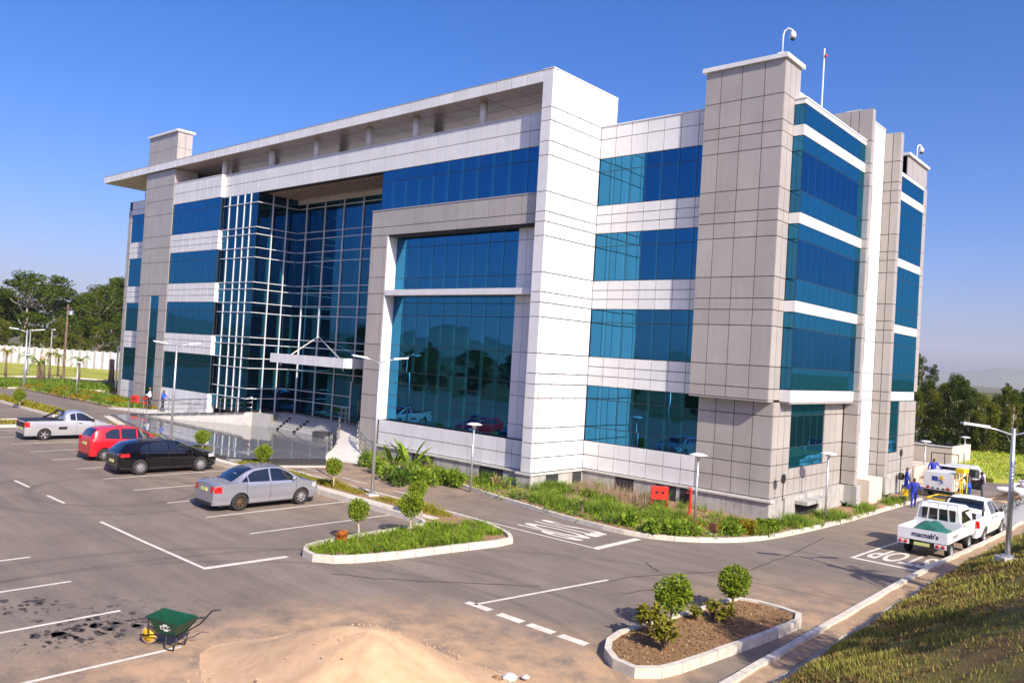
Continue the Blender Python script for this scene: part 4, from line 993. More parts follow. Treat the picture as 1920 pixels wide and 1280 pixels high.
palm(at(955,915,.1), .3, .7, 9, 'low arching palm at the foot of the white corner block', 6)
palm(at(1090,968,.1), .5, .55, 9, 'dark feathery palm left of the pink grass', 7, 'leaf_dark')
def bush(px, py, r, label, m='leaf_dark', n=420, off=.1, name='round_bush', flat=.85, size=.11):
    p = at(px,py,off); rr = random.Random(px*7+py); e = empty(name, p, 0, label, 'bush', 'leafy shrubs along the building bed' if name == 'leafy_shrub' else None); b = MB()
    for k in range(6):
        c = Vector((rr.gauss(0,.4),rr.gauss(0,.4),.6+rr.gauss(0,.18)))*r; leafcards(b, blobpts(n//6, c, r*.62, rr, .6, flat), size, rr, .3, .55)
    b.build('leaves', M[m], e); MB().tube([(0,0,-.05),(0,0,r*.6)], .03, 5).build('stem', M['barkdark'], e)
bush(985,908,.3,'round dark green bush by the corner plinth'); bush(970,906,.28,'second round dark bush left of the corner plinth bush')
bush(912,905,.42,'dark leafy bush behind the left mushroom lamp'); bush(930,912,.42,'straw coloured drooping shrub right of the left mushroom lamp','leaf_dry',300)
for k,(px,py) in enumerate([(815,868),(836,873),(848,878),(866,882),(880,886)]): bush(px,py,.3,['yellow shrub nearest the banana plants','second yellow shrub right of the banana plants','third yellow shrub along the portal plinth','fourth yellow shrub along the portal plinth','yellow shrub nearest the left mushroom lamp'][k],'leaf_yel',200,.1,'golden_shrub')
for k,(px,py) in enumerate([(905,890),(925,893),(1000,905)]): bush(px,py,.26,['small orange shrub right of the left mushroom lamp','second small orange shrub below the white panels','small orange shrub at the corner plinth'][k],'leaf_org',150,.1,'orange_shrub')
bush(757,893,.28,'small maroon shrub below the banana plants','leaf_red',160)
def cycad(px, py, h, label, seed):
    p = at(px,py,.1); r = random.Random(seed); e = empty('cycad', p, 0, label, 'cycad', 'cycads along the right side'); lv = MB()
    for k in range(26):
        a = r.uniform(0,6.28); up = r.uniform(.35,1.5); d = Vector((math.cos(a),math.sin(a),0)); path = [Vector((0,0,.08))+d*h*t*.9+Vector((0,0,h*(up*t-.8*t*t))) for t in (0,.25,.5,.75,1)]
        s = Vector((-d.y,d.x,0))
        for q in range(4):
            w0 = h*.11*(1-.15*q); w1 = h*.11*(1-.15*(q+1)) if q < 3 else .0
            lv.add([path[q]-s*w0-Vector((0,0,w0*.5)),path[q],path[q+1],path[q+1]-s*w1-Vector((0,0,w1*.5))],[(0,1,2,3)]); lv.add([path[q]+s*w0-Vector((0,0,w0*.5)),path[q],path[q+1],path[q+1]+s*w1-Vector((0,0,w1*.5))],[(3,2,1,0)])
    lv.build('fronds', M['leaf_dark'], e); MB().lathe([(.09,0),(.11,.08),(.05,.16)], 8).build('stem', M['barkdark'], e)
cycad(1583,952,.75,'large dark cycad on the bed right of the mushroom lamp',1); cycad(1657,938,.7,'dark cycad on the bed further up the right side',2); cycad(1634,937,.45,'smallest cycad between the two larger ones',3); cycad(1690,940,.5,'cycad beside the worker with the yellow bag',4)
# ---- left beds and lawn
mb = MB(); mb2 = MB()
LBED = [(-60,-2.6),(-52,-2.4),(-44,-2.3),(-38.8,-2.2),(-37,-.9),(-36.4,.1),(-41,.1),(-41.1,1.1),(-47,1.1),(-60,1.5)]
lb = bed('planting_bed', LBED, M['soil'], .12); kerb([p for p in LBED[:4]], lb, side=1, step=1.6)
for i in range(2600):
    x = rn.uniform(-60,-36.5); y = rn.uniform(-2.4,1.4)
    if inside(LBED,x,y): blades(mb if math.sin(x*.8)*math.sin(y*2+x*.3) > .1 else mb2, (x,y,gz(x,y)+.1), 4, .45, .09, .8, rn, 2, .14)
tag(mb.build('yellow_ground_cover', M['leaf_yel']), 'yellow flowering ground cover at the left end of the building', 'ground cover', kind='stuff')
tag(mb2.build('green_ground_cover', M['leaf_mid']), 'green ground cover at the left end of the building', 'ground cover', kind='stuff')
for k,(px,py,r,m) in enumerate([(690,872,.42,'leaf_mid'),(706,884,.45,'leaf_lily'),(728,896,.5,'leaf_mid'),(752,906,.48,'leaf_dark'),(775,903,.5,'leaf_mid'),(800,906,.52,'leaf_lily'),(826,903,.5,'leaf_mid'),(850,908,.48,'leaf_lily'),(1180,985,.36,'leaf_lily'),(1220,1000,.36,'leaf_mid'),(1262,1003,.34,'leaf_lily'),(1285,1000,.34,'leaf_mid'),(1375,1002,.34,'leaf_mid'),(1405,1000,.34,'leaf_yel'),(1440,996,.32,'leaf_lily')]):
    od = 'first second third fourth fifth sixth seventh eighth ninth tenth eleventh twelfth thirteenth fourteenth fifteenth'.split()[k]
    bush(px,py,r,od+' leafy shrub from the curved walkway along the kerb of the building bed',m,520,.1,'leafy_shrub',.9,.15)
# ---------------------------------------------------------------- trees
def euc_meshes(seed, H, R, nl, mleaf, crown0=.35, bark='bark', leaf=.34, lean=0., blobs=22, rtrunk=None):
    rn = random.Random(seed); tr = MB(); lv = MB(); rt = rtrunk or H*.017
    path = [Vector((0,0,-.5))]; x = y = 0
    for k in range(1,8): x += rn.gauss(lean,.16); y += rn.gauss(0,.16); path.append(Vector((x,y,H*.86*k/7)))
    tr.tube(path, [rt*(1.15-.13*k) for k in range(8)], 7)
    for b in range(blobs):
        f = crown0+(1-crown0)*((b+.5)/blobs)**.85; z = H*min(f,.99); k = min(6,int(z/(H*.86)*7)); base = path[min(7,k)]
        a = rn.uniform(0,6.28); prof = math.sin(math.pi*min(.97,(f-crown0*.6)/(1.03-crown0*.6)))**.55
        rr = R*prof*rn.uniform(.25,1.); c = Vector((base.x+math.cos(a)*rr, base.y+math.sin(a)*rr, z+rn.gauss(0,.03)*H))
        br = R*rn.uniform(.26,.46); st = path[max(0,min(7,k-1))]
        tr.tube([st,st.lerp(c,.55)+Vector((0,0,-.04*H)),c], [rt*.42,rt*.25,rt*.1], 5)
        leafcards(lv, blobpts(int(nl/blobs), c, br, rn, .35, .62), leaf, rn, up=.1, aspect=.55, droop=.25)
    return tr.mesh('trunk', M[bark], True), lv.mesh('crown', M[mleaf])
EUC = [euc_meshes(31,17,3.8,9000,'leaf_euc',.30,leaf=.36,blobs=30), euc_meshes(32,19,3.4,8000,'leaf_euc2',.36,leaf=.36,blobs=28), euc_meshes(33,15,4.2,9500,'leaf_euc',.22,leaf=.38,blobs=32), euc_meshes(34,20,2.9,4800,'leaf_euc',.5,leaf=.36), euc_meshes(35,13,3.8,8000,'leaf_euc2',.15,leaf=.36,blobs=28), euc_meshes(36,18,3.2,6500,'leaf_euc2',.42,leaf=.36,blobs=26)]
def tree(k, loc, sc, rz, label, group, name='eucalyptus_tree', sz=None):
    e = empty(name, loc, rz, label, 'tree', group); e.scale = (sc,sc,sz or sc); t, c = EUC[k]
    link('trunk', t, e); link('crown', c, e); return e
rn = random.Random(5)
# wood on the right behind the lawn
RB = 'eucalyptus trees of the wood behind the right lawn'
def euc_at(px, top_py, X=None, Y=None, k=0, wide=1., label='', group=None, base_z=-1.6):
    t = (Y-CAM.y)/ray(px, top_py).y; p = CAM+ray(px, top_py)*t
    H = [17,19,15,20,13,18][k]; sc = (p.z-base_z)/H
    return tree(k, (p.x,p.y,base_z), sc*wide, rn.uniform(0,6), label, group, sz=sc)
ORD = 'first second third fourth fifth sixth seventh eighth ninth tenth eleventh twelfth thirteenth fourteenth fifteenth'.split()
front = [(1722,740,58,1),(1738,715,64,0),(1757,735,60,4),(1773,720,66,5),(1790,705,62,0),(1806,712,60,3),(1822,722,58,2),(1838,745,60,1),(1856,748,56,4),(1872,742,62,0),(1888,728,60,5),(1903,742,57,1),(1920,750,60,2),(1940,735,62,0),(1962,745,58,4)]
for i,(px,py,Y,k) in enumerate(front): euc_at(px,py,Y=Y,k=k,wide=.75,label=ORD[i]+' slender pale trunked eucalyptus counting from the building along the front of the wood',group=RB)
for i in range(26):
    px = 1700+i*12+rn.uniform(-5,5); py = rn.choice([722,735,748,755])+rn.uniform(-8,12); euc_at(px,py,Y=rn.uniform(68,98),k=rn.randrange(6),wide=.95,label='eucalyptus deep in the dark right hand wood',group='eucalyptus trees deep in the right hand wood',base_z=-2.2)
for px,py,lab in ((1726,668,'tallest thin eucalyptus rising beside the right end of the building'),(1750,688,'thin eucalyptus with sparse top above the right hand wood'),(1890,722,'bushy topped eucalyptus standing above the right of the wood')): euc_at(px,py,Y=84,k=3,wide=.62,label=lab,group=None,base_z=-2.2)
# undergrowth of the wood
mb = MB(); r2 = random.Random(9)
for i in range(260):
    px = r2.uniform(1700,1990); p = un(px,860,y=r2.uniform(56,80)); leafcards(mb, blobpts(26,(p.x,p.y,-1.6+r2.uniform(.3,1.6)),1.2,r2,.3,.7), .38, r2)
tag(mb.build('undergrowth', M['leaf_euc']), 'dark bushy undergrowth below the right hand wood', 'undergrowth', kind='stuff')
# left background
LBK = 'tall trees behind the boundary wall'
left = [(-20,560,100,2,1.3,'broad dark tree at the far left edge behind the boundary wall'),(18,545,100,0,1.1,'dark tree left of the tall round crowned tree'),(52,515,98,0,1.35,'tall round crowned eucalyptus behind the left boundary wall'),(82,525,104,2,1.25,'right half of the tall round crowned pair of eucalyptus'),(112,600,96,4,1.2,'lower bushy tree in the gap beside the utility pole'),(140,572,108,2,1.2,'mid height tree right of the utility pole'),(165,555,112,0,1.2,'tree rising towards the building left end'),(190,540,118,0,1.3,'taller tree close to the left end of the building'),(215,530,122,2,1.3,'highest tree just left of the building'),(240,525,126,0,1.3,'tree half hidden by the left end of the building'),(150,622,92,1,1.0,'light green tree in front of the rising wood on the left'),(182,612,95,5,1.1,'pale trunked tree close to the boundary wall on the left'),(60,618,93,4,1.2,'bushy tree low behind the boundary wall'),(5,600,92,4,1.2,'bushy tree at the left edge low behind the wall'),(130,600,100,2,1.1,'dark bushy tree behind the utility pole'),(100,615,94,4,1.,'small bushy tree behind the boundary wall pillars'),(205,600,99,2,1.1,'dark bushy tree beside the building left end')]
for px,py,d,k,w,lab in left:
    d += 64; dr = ray(px,py); t = d/math.hypot(dr.x,dr.y); p = CAM+dr*t; H = [17,19,15,20,13,18][k]; sc = (p.z+.6)/H
    tree(k, (p.x,p.y,-.6), sc*w, rn.uniform(0,6), lab, None, sz=sc, name='background_tree')
# trees that stand behind the photographer: seen in the glass and in the shadows on the bank
for i in range(22):
    x = -96+i*5.4+rn.uniform(-1.2,1.2); y = -49-6*(i%2)+rn.uniform(-1,1); k = (2,4,0,2,4)[i%5]; s_ = rn.uniform(.44,.62)
    tree(k, (x,y,-1.6), s_*1.45, i*1.1, 'leafy tree in the row on the far side of the car park behind the viewer', 'trees across the car park', sz=s_)
for i,(x,y,k,s,lab) in enumerate([(27.5,-21,4,.5,'small tree on the bank top right of the viewer'),(27.5,-13.5,2,.42,'small tree further along the bank top'),(28.5,-3,4,.5,'bushy tree on the bank above the service road')]): tree(k, (x,y,bankz(x,y)-.1), s, i, lab, None, 'bank_tree', sz=s)
palm((20.9,-3.7,bankz(20.9,-3.7)), 2.1, 1.5, 15, 'palm on the grass bank just outside the view', 44, 'leaf_mid', .14, 'bank_palm')
# turf blades on the near bank
mb = MB(); r3 = random.Random(77)
cnt = 0
while cnt < 85000:
    x = 17.05+abs(r3.gauss(0,1.7)); y = r3.uniform(-21,14)
    if r3.random() > math.exp(-max(0,y+19)/13.) : continue
    z = bankz(x,y)-.01; h = r3.uniform(.03,.085)*(1+.02*max(0,y+15)); a = r3.uniform(0,6.28); d = Vector((math.cos(a),math.sin(a),0)); s = Vector((-d.y,d.x,0))*(.006+.0012*max(0,y+18)); b0 = Vector((x,y,z))
    cl = math.sin(x*2.1+.7*math.sin(y*1.3))*math.sin(y*1.7+x)+.5*math.sin(x*5.3+y*4.1)
    if cl < -.55 and r3.random() < .75: cnt += 1; continue
    h *= 1+.5*max(0,cl); mb.cur = int(cl+r3.gauss(0,.5) < -.1)
    mb.add([b0-s,b0+s,b0+d*h*r3.uniform(.3,1.)+Vector((0,0,h))],[(0,1,2)]); cnt += 1
tag(mb.build('bank_grass', [M['turf'],M['leaf_drygrass']]), 'patchy short dry grass on the foreground bank', 'grass', kind='stuff')
# ---------------------------------------------------------------- vehicles
def paintmat(name, col, metal=.0, rough=.28): return mat(name, col, rough, metal=metal, coat=.6, spec=.5)
M['car_silver'] = paintmat('silver_paint', (.42,.43,.48), .6, .22); M['car_red'] = paintmat('car_red_paint', (.55,.012,.02)); M['car_black'] = paintmat('black_paint', (.003,.003,.005), 0., .08)
M['car_lsilver'] = paintmat('light_silver_paint', (.57,.58,.60), .5, .22); M['car_white'] = mat('vehicle_white', (.78,.78,.77), .35, var=.05, vscale=2, coat=.3)
M['car_glass'] = mat('car_glass', (.006,.009,.012), .04, spec=.9, coat=1.); M['trim'] = mat('dark_trim', (.015,.015,.016), .5)
M['tail'] = mat('tail_lamp', (.5,.01,.012), .2, coat=1.); M['head'] = mat('head_lamp', (.7,.72,.75), .12, metal=.4, coat=1.)
M['plate'] = mat('number_plate', (.62,.66,.22), .5); M['rim'] = mat('alloy_rim', (.62,.62,.63), .28, metal=.8); M['steelrim'] = mat('rusty_steel_rim', (.13,.08,.05), .6, metal=.4, var=.3, vscale=12)
M['greentarp'] = mat('green_tarpaulin', (.02,.12,.09), .45, var=.35, vscale=5); M['yellow'] = mat('yellow_paint', (.75,.50,.02), .45); M['logo_blue'] = mat('logo_blue', (.02,.05,.28), .5); M['ink'] = mat('dark_lettering', (.012,.012,.05), .5)
def cr(pts, t):                                   # piecewise smooth profile y -> value
    if t <= pts[0][0]: return pts[0][1]
    for i in range(len(pts)-1):
        if t <= pts[i+1][0]:
            x0,a = pts[i]; x1,b = pts[i+1]; u = (t-x0)/(x1-x0)
            m0 = (b-pts[i-1][1])/(x1-pts[i-1][0]) if i > 0 else (b-a)/(x1-x0); m1 = (pts[i+2][1]-a)/(pts[i+2][0]-x0) if i+2 < len(pts) else (b-a)/(x1-x0); h = x1-x0
            return (2*u**3-3*u*u+1)*a+(u**3-2*u*u+u)*h*m0+(-2*u**3+3*u*u)*b+(u**3-u*u)*h*m1
    return pts[-1][1]
def wheel(parent, x, y, r, side, rimm, spokes=7, w=.2):
    t = MB().lathe([(r*.62,-w/2),(r*.9,-w/2),(r*.985,-w*.38),(r,-w*.2),(r,w*.2),(r*.985,w*.38),(r*.9,w/2),(r*.62,w/2),(r*.6,0),(r*.62,-w/2)], 26, 'x', (0,0,0))
    o = t.build('wheel', M['rubber'], parent, True, (x,y,r)); smooth_angle(o, 40)
    rm = MB(); s = side
    pf_ = [(r*.63,s*w*.30),(r*.68,s*w*.44),(r*.70,s*w*.47),(r*.63,s*w*.49),(r*.58,s*w*.3),(r*.56,s*w*.12)]; rm.lathe(pf_ if s > 0 else pf_[::-1], 24, 'x', caps=False)
    ri = rm.build('rim', M[rimm], o, True); smooth_angle(ri, 40)
    sp = MB()
    for k in range(spokes):
        a = 2*math.pi*k/spokes; d = Vector((0,math.cos(a),math.sin(a))); p = Vector((s*w*.40,0,0)); tn_ = Vector((0,-d.z,d.y))
        wi, wo_ = r*.10, r*(.34/spokes*3.4)*.5
        q0, q1 = p+d*r*.08, p+d*r*.62-Vector((s*.01,0,0))
        sp.add([q0-tn_*wi,q0+tn_*wi,q1+tn_*wo_,q1-tn_*wo_,q0-tn_*wi-Vector((s*.03,0,0)),q0+tn_*wi-Vector((s*.03,0,0)),q1+tn_*wo_-Vector((s*.03,0,0)),q1-tn_*wo_-Vector((s*.03,0,0))],[(0,1,2,3),(7,6,5,4),(0,4,5,1),(1,5,6,2),(2,6,7,3),(3,7,4,0)])
    sp.lathe([(r*.15,0),(r*.15,s*w*.46),(0,s*w*.47)], 12, 'x'); sp.build('spokes', M[rimm], o)
    bk = MB().lathe([(r*.58,s*w*.02),(0,s*w*.02)], 20, 'x').build('brake', M['trim'], o)
def car(name, loc, rz, spec, label):
    e = empty(name, loc, rz, label, 'car' if 'pickup' not in name else 'pickup', spec.get('group')); L = spec['L']; top = spec['top']; sh = spec['sh']; wd = spec['w']; cab = spec['cab']; zb = spec.get('zb',.2)
    # section: sill, waist, shoulder, roof edge, crown
    wr = lambda y: cr(spec['wr'], y)
    def W(y, z):
        zs = cr(sh,y); w = cr(wd,y); zt = cr(top,y)
        if z <= zs:
            t = max(0.,(z-zb)/(zs-zb)); return w*(.90+.10*math.sin(math.pi*min(1,t*1.15)*.72)) if t < .75 else w*(.9+.1*math.sin(math.pi*.75*1.15*.72))-(t-.75)*.10*w*.9
        ze = zt-.05; t = min(1,(z-zs)/max(.02,ze-zs)); a = W(y,zs); return a+(min(wr(y),a-.02)-a)*t
    nY, rows = 84, 18; ys = [L*(.5-.5*math.cos(math.pi*i/nY)) if False else L*i/nY for i in range(nY+1)]
    vs = []; fs = []; ring = 0
    for y in ys:
        zs, zt = cr(sh,y), cr(top,y); ze = zt-.05; sec = []
        sec.append((0,zb+.03)); sec.append((W(y,zb)*.8,zb+.02))
        for k in range(8): z = zb+.03+(zs-zb-.03)*k/7; sec.append((W(y,z),z))
        for k in range(1,6): z = zs+(max(ze,zs+.01)-zs)*k/5; sec.append((W(y,z),z))
        xr, zr = sec[-1]; 
        for k in range(1,5): t = k/4; sec.append((xr*(1-t), zr+(zt-zr)*math.sin(t*math.pi/2)**.8))
        full = [(x,z) for x,z in sec]+[(-x,z) for x,z in sec[-2:0:-1]]; ring = len(full)
        vs += [(x,y,z) for x,z in full]
    for i in range(nY):
        for k in range(ring): fs.append((i*ring+(k+1)%ring, i*ring+k, (i+1)*ring+k, (i+1)*ring+(k+1)%ring))
    fs += [tuple(range(ring)), tuple(nY*ring+k for k in range(ring-1,-1,-1))]
    mb = MB().add(vs, fs); bo = mb.build('body', M[spec['paint']], None)
    bm = bmesh.new(); bm.from_mesh(bo.data); bmesh.ops.recalc_face_normals(bm, faces=bm.faces); bm.to_mesh(bo.data); bm.free()
    R = spec['r']; cut = MB()
    for ya in spec['axles']: cut.lathe([(R*1.14,-2),(R*1.14,2)], 28, 'x', (0,ya,R*.98))
    # only cut the outer 28 cm each side
    cut = MB()
    for ya in spec['axles']:
        for s in (-1,1): cut.lathe([(R*1.14,-.16),(R*1.14,.2)], 28, 'x', (s*(spec['track']-.02),ya,R*.98))
    if 'bedcut' in spec: x_, y0_, y1_, z0_ = spec['bedcut']; cut.box(-x_,x_,y0_,y1_,z0_,2.5)
    cuto = cut.build('cutter', M['trim']); md = bo.modifiers.new('b','BOOLEAN'); md.object = cuto; md.operation = 'DIFFERENCE'; md.solver = 'EXACT'
    bpy.context.view_layer.update(); me = bpy.data.meshes.new_from_object(bo.evaluated_get(bpy.context.evaluated_depsgraph_get()))
    bpy.data.objects.remove(cuto); bpy.data.objects.remove(bo); me.name = 'body'
    bo = link('body', me, e); smooth_angle(bo, 32)
    under = MB().box(-cr(wd,L/2)*.8,cr(wd,L/2)*.8,.25,L-.25,.16,.45).build('underbody', M['trim'], e)
    for ya in spec['axles']:
        for s in (-1,1):
            MB().lathe([(R*1.12,-.1),(R*1.12,.06)], 22, 'x', (s*(spec['track']-.13),ya,R*.98)).build('wheel_arch', M['trim'], e); wheel(e, s*spec['track'], ya, R, s, spec.get('rimm','rim') if not (ya < L/2 and s > 0 and spec.get('rusty')) else 'steelrim', spec.get('spokes',7))
    # side windows: strips between bottom and top lines
    for (y0,y1,bot,topl) in spec['sidewin']:
        for s in (-1,1):
            g = MB(); v = []; n_ = 14
            for i in range(n_+1):
                y = y0+(y1-y0)*i/n_; zb_, zt_ = cr(bot,y), cr(topl,y)
                for k in range(4): z = zb_+(max(zt_,zb_+.004)-zb_)*k/3; v.append((s*(W(y,z)+.007),y,z))
            f = [(4*i+k,4*i+k+1,4*i+k+5,4*i+k+4) for i in range(n_) for k in range(3)]
            if s > 0: f = [q[::-1] for q in f]
            g.add(v, f).build('side_window', M['car_glass'], e, True)
    def topglass(nm, y0, y1, wf0, wf1):
        g = MB(); v = []; n_ = 10; m_ = 10
        for i in range(n_+1):
            y = y0+(y1-y0)*i/n_; zt = cr(top,y); zr = max(zt-.05,cr(sh,y)+.01); xr = W(y,zr); wf = wf0+(wf1-wf0)*i/n_
            for k in range(m_+1):
                u = -1+2*k/m_; a = abs(u)*wf; t = 1-a
                if a <= 1: x = xr*a; z = zr+(zt-zr)*math.sin(max(0,t)*math.pi/2)**.8
                v.append((math.copysign(x,u),y,z+.012))
        f = [(i*(m_+1)+k,i*(m_+1)+k+1,(i+1)*(m_+1)+k+1,(i+1)*(m_+1)+k) for i in range(n_) for k in range(m_)]
        g.add(v, f).build(nm, M['car_glass'], e, True)
    topglass('windscreen', *spec['ws']); 
    if 'rw' in spec: topglass('rear_window', *spec['rw'])
    for nm, lst, m_ in (('tail_light',spec.get('tails',[]),'tail'),('head_light',spec.get('heads',[]),'head')):
        for (ya,yb,za,zb_) in lst:
            for s in (-1,1):
                g = MB(); v = []
                for i in range(7):
                    y = ya+(yb-ya)*i/6
                    for k in range(4): z = za+(zb_-za)*k/3; v.append((s*(W(y,z)+.008),y,z))
                f = [(4*i+k,4*i+k+1,4*i+k+5,4*i+k+4) for i in range(6) for k in range(3)]; g.add(v, [q[::-1] for q in f] if s > 0 else f)
                ye = ya if nm == 'tail_light' else yb
                if ye < .02 or ye > L-.02:
                    xi = spec.get('lampin',.42); yy = -.008 if nm == 'tail_light' else L+.008; q = [(s*W(ye,za),yy,za),(s*xi,yy,za),(s*(xi+.03),yy,zb_),(s*W(ye,zb_),yy,zb_)]; g.add(q,[(0,1,2,3)])
                g.build(nm, M[m_], e, True)
    MB().box(-.22,.22,-.02,.0,spec.get('pz',.55),spec.get('pz',.55)+.11).build('number_plate', M['plate'], e)
    for (y,z) in spec.get('handles',[]):
        for s in (-1,1): x = s*(W(y,z)+.012); MB().box(min(x,x-s*.02),max(x,x+s*.012),y-.09,y+.09,z-.015,z+.015).build('door_handle', M[spec.get('hm',spec['paint'])], e)
    for (y,z) in [spec['mirror']]:
        for s in (-1,1): c = (s*(W(y,z)+.1),y,z+.04); MB().lathe([(0,-.06),(.07,-.045),(.085,.02),(.06,.06),(0,.065)], 10, 'y', c).build('mirror', M[spec.get('mm',spec['paint'])], e, True)
    for y in spec.get('seams',[]):
        for s in (-1,1):
            g = MB(); v = []
            for k in range(9): z = zb+.08+(cr(sh,y)-zb-.08)*k/8; v += [(s*(W(y,z)+.003),y-.006,z),(s*(W(y,z)+.003),y+.006,z)]
            g.add(v, [(2*k,2*k+1,2*k+3,2*k+2) for k in range(8)]).build('door_seam', M['trim'], e)
    MB().box(-cr(wd,.05)*.8,cr(wd,.05)*.8,-.035,.03,zb+.03,zb+.12).build('rear_bumper_trim', M['trim'], e)
    return e, W
SED = dict(L=4.25,paint='car_silver',r=.305,axles=(.95,3.4),track=.69,cab=(.8,3.4),
 top=[(0,.72),(.05,.95),(.2,1.0),(.62,1.03),(.85,1.12),(1.25,1.34),(1.6,1.44),(2.1,1.475),(2.6,1.43),(3.0,1.24),(3.42,.99),(3.8,.90),(4.1,.76),(4.25,.55)],
 sh=[(0,.70),(.06,.9),(.7,.96),(2,.94),(3.3,.90),(3.9,.82),(4.15,.68),(4.25,.5)], w=[(0,.66),(.12,.75),(.6,.815),(2,.825),(3.4,.81),(3.95,.76),(4.15,.66),(4.25,.52)], wr=[(0,.60),(.7,.62),(1.3,.56),(2,.58),(2.8,.57),(3.4,.66),(4.25,.5)],
 sidewin=[(.98,1.22,[(.98,.99),(1.22,.985)],[(.98,1.0),(1.22,1.17)]),(1.26,2.06,[(1.26,.985),(2.06,.96)],[(1.26,1.19),(1.5,1.32),(2.06,1.385)]),(2.13,3.2,[(2.13,.96),(3.2,.935)],[(2.13,1.385),(2.5,1.355),(2.85,1.21),(3.2,.95)])],
 ws=(2.68,3.38,.96,.92), rw=(.66,1.5,.93,.86), tails=[(0,.26,.66,.88)], heads=[(3.85,4.18,.62,.77)], pz=.68, handles=[(1.5,.82),(2.35,.81)], mirror=(3.0,.97), seams=[(1.18),(2.1),(3.15)], rusty=True, spokes=8, lampin=.45)
def gpos(x, y): return (x,y,gz(x,y))
o, _ = car('silver_sedan', gpos(-3.38,-13.6), -.03, SED, 'silver four door sedan with one bare rusty rear wheel')
MB().box(.1,.3,1.0,1.005,1.22,1.24).build('sticker', M['white'], o)
MAZ = dict(L=4.3,paint='car_black',r=.325,axles=(.88,3.47),track=.71,cab=(.3,3.3),
 top=[(0,.75),(.04,.92),(.15,1.05),(.35,1.24),(.55,1.32),(1.0,1.40),(1.7,1.44),(2.2,1.415),(2.6,1.30),(3.0,1.12),(3.35,.98),(3.8,.90),(4.15,.74),(4.3,.52)],
 sh=[(0,.72),(.08,.93),(.8,.98),(2,.94),(3.3,.89),(3.9,.80),(4.2,.64),(4.3,.5)], w=[(0,.68),(.12,.79),(.7,.84),(2,.83),(3.45,.835),(4.0,.76),(4.2,.64),(4.3,.5)], wr=[(0,.6),(.5,.54),(2,.58),(2.6,.58),(3.4,.68),(4.3,.5)],
 sidewin=[(.85,1.2,[(.85,1.04),(1.2,.995)],[(.85,1.14),(1.2,1.28)]),(1.24,2.0,[(1.24,.995),(2.0,.965)],[(1.24,1.29),(1.6,1.345),(2.0,1.355)]),(2.06,3.1,[(2.06,.965),(3.1,.925)],[(2.06,1.355),(2.4,1.31),(2.75,1.16),(3.1,.94)])],
 ws=(2.4,3.3,.96,.92), rw=(.08,.5,.9,.86), tails=[(.02,.42,.76,.90)], heads=[(3.8,4.2,.62,.76)], pz=.5, handles=[(1.3,.82),(2.2,.81)], mirror=(2.95,.95), seams=[1.1,2.03,3.05], spokes=10, lampin=.5)
car('black_hatchback', gpos(-11.6,-13.35), -.05, MAZ, 'shiny black hatchback with many spoked alloy wheels')
JAZ = dict(L=3.75,paint='car_red',r=.29,axles=(.62,3.05),track=.67,cab=(.2,3.0),
 top=[(0,.8),(.04,1.0),(.12,1.2),(.28,1.40),(.5,1.48),(1.2,1.53),(1.8,1.52),(2.2,1.44),(2.6,1.24),(3.0,1.02),(3.4,.90),(3.65,.74),(3.75,.55)],
 sh=[(0,.75),(.06,.95),(2,.93),(3,.88),(3.5,.76),(3.75,.5)], w=[(0,.70),(.1,.78),(.6,.81),(2,.81),(3.1,.80),(3.5,.72),(3.75,.5)], wr=[(0,.62),(.4,.6),(2,.6),(2.8,.64),(3.75,.5)],
 sidewin=[(.62,1.25,[(.62,1.02),(1.25,.98)],[(.62,1.25),(.9,1.4),(1.25,1.43)]),(1.32,2.0,[(1.32,.98),(2.0,.96)],[(1.32,1.44),(2.0,1.42)]),(2.06,2.8,[(2.06,.96),(2.8,.95)],[(2.06,1.42),(2.4,1.27),(2.8,.97)])],
 ws=(2.05,2.95,.96,.92), rw=(.07,.32,.84,.8), tails=[(0,.12,.82,1.05)], heads=[(3.3,3.65,.62,.8)], pz=.72, handles=[(1.4,.84),(2.1,.83)], mirror=(2.6,.98), seams=[1.28,2.03,2.75], lampin=.56)
car('red_hatchback', gpos(-15.55,-12.95), -.02, JAZ, 'bright red hatchback half hidden by the black hatchback')
UTE = dict(L=4.35,paint='car_lsilver',r=.295,axles=(.9,3.55),track=.69,cab=(1.9,3.6),
 top=[(0,.78),(.04,.97),(.1,1.0),(1.75,1.01),(1.86,1.05),(1.95,1.36),(2.1,1.43),(2.5,1.46),(2.85,1.40),(3.25,1.16),(3.6,.98),(4.0,.87),(4.25,.7),(4.35,.52)],
 sh=[(0,.74),(.05,.94),(.1,.97),(1.8,.97),(2.4,.94),(3.5,.89),(4.0,.78),(4.25,.62),(4.35,.5)], w=[(0,.7),(.12,.79),(.9,.83),(2,.82),(3.5,.82),(4.1,.72),(4.35,.5)], wr=[(0,.76),(1.8,.76),(2.0,.58),(2.8,.58),(3.5,.68),(4.35,.5)],
 sidewin=[(2.12,2.38,[(2.12,1.02),(2.38,.99)],[(2.12,1.3),(2.38,1.37)]),(2.43,3.35,[(2.43,.985),(3.35,.93)],[(2.43,1.38),(2.75,1.34),(3.35,.95)])],
 ws=(2.82,3.58,.96,.92), tails=[(0,.2,.68,.94)], heads=[(3.95,4.28,.58,.76)], pz=.55, handles=[(2.6,.85)], mirror=(3.2,.97), seams=[2.42,3.35], mm='trim', hm='trim', spokes=5, lampin=.6, bedcut=(.62,.1,1.8,.74))
ut, Wu = car('silver_pickup', gpos(-23.25,-13.15), -.03, UTE, 'small silver pickup with black sports bar at the left end of the bays')
MB().box(-.76,.76,.02,1.8,.985,1.03).build('bed_cover', M['trim'], ut)
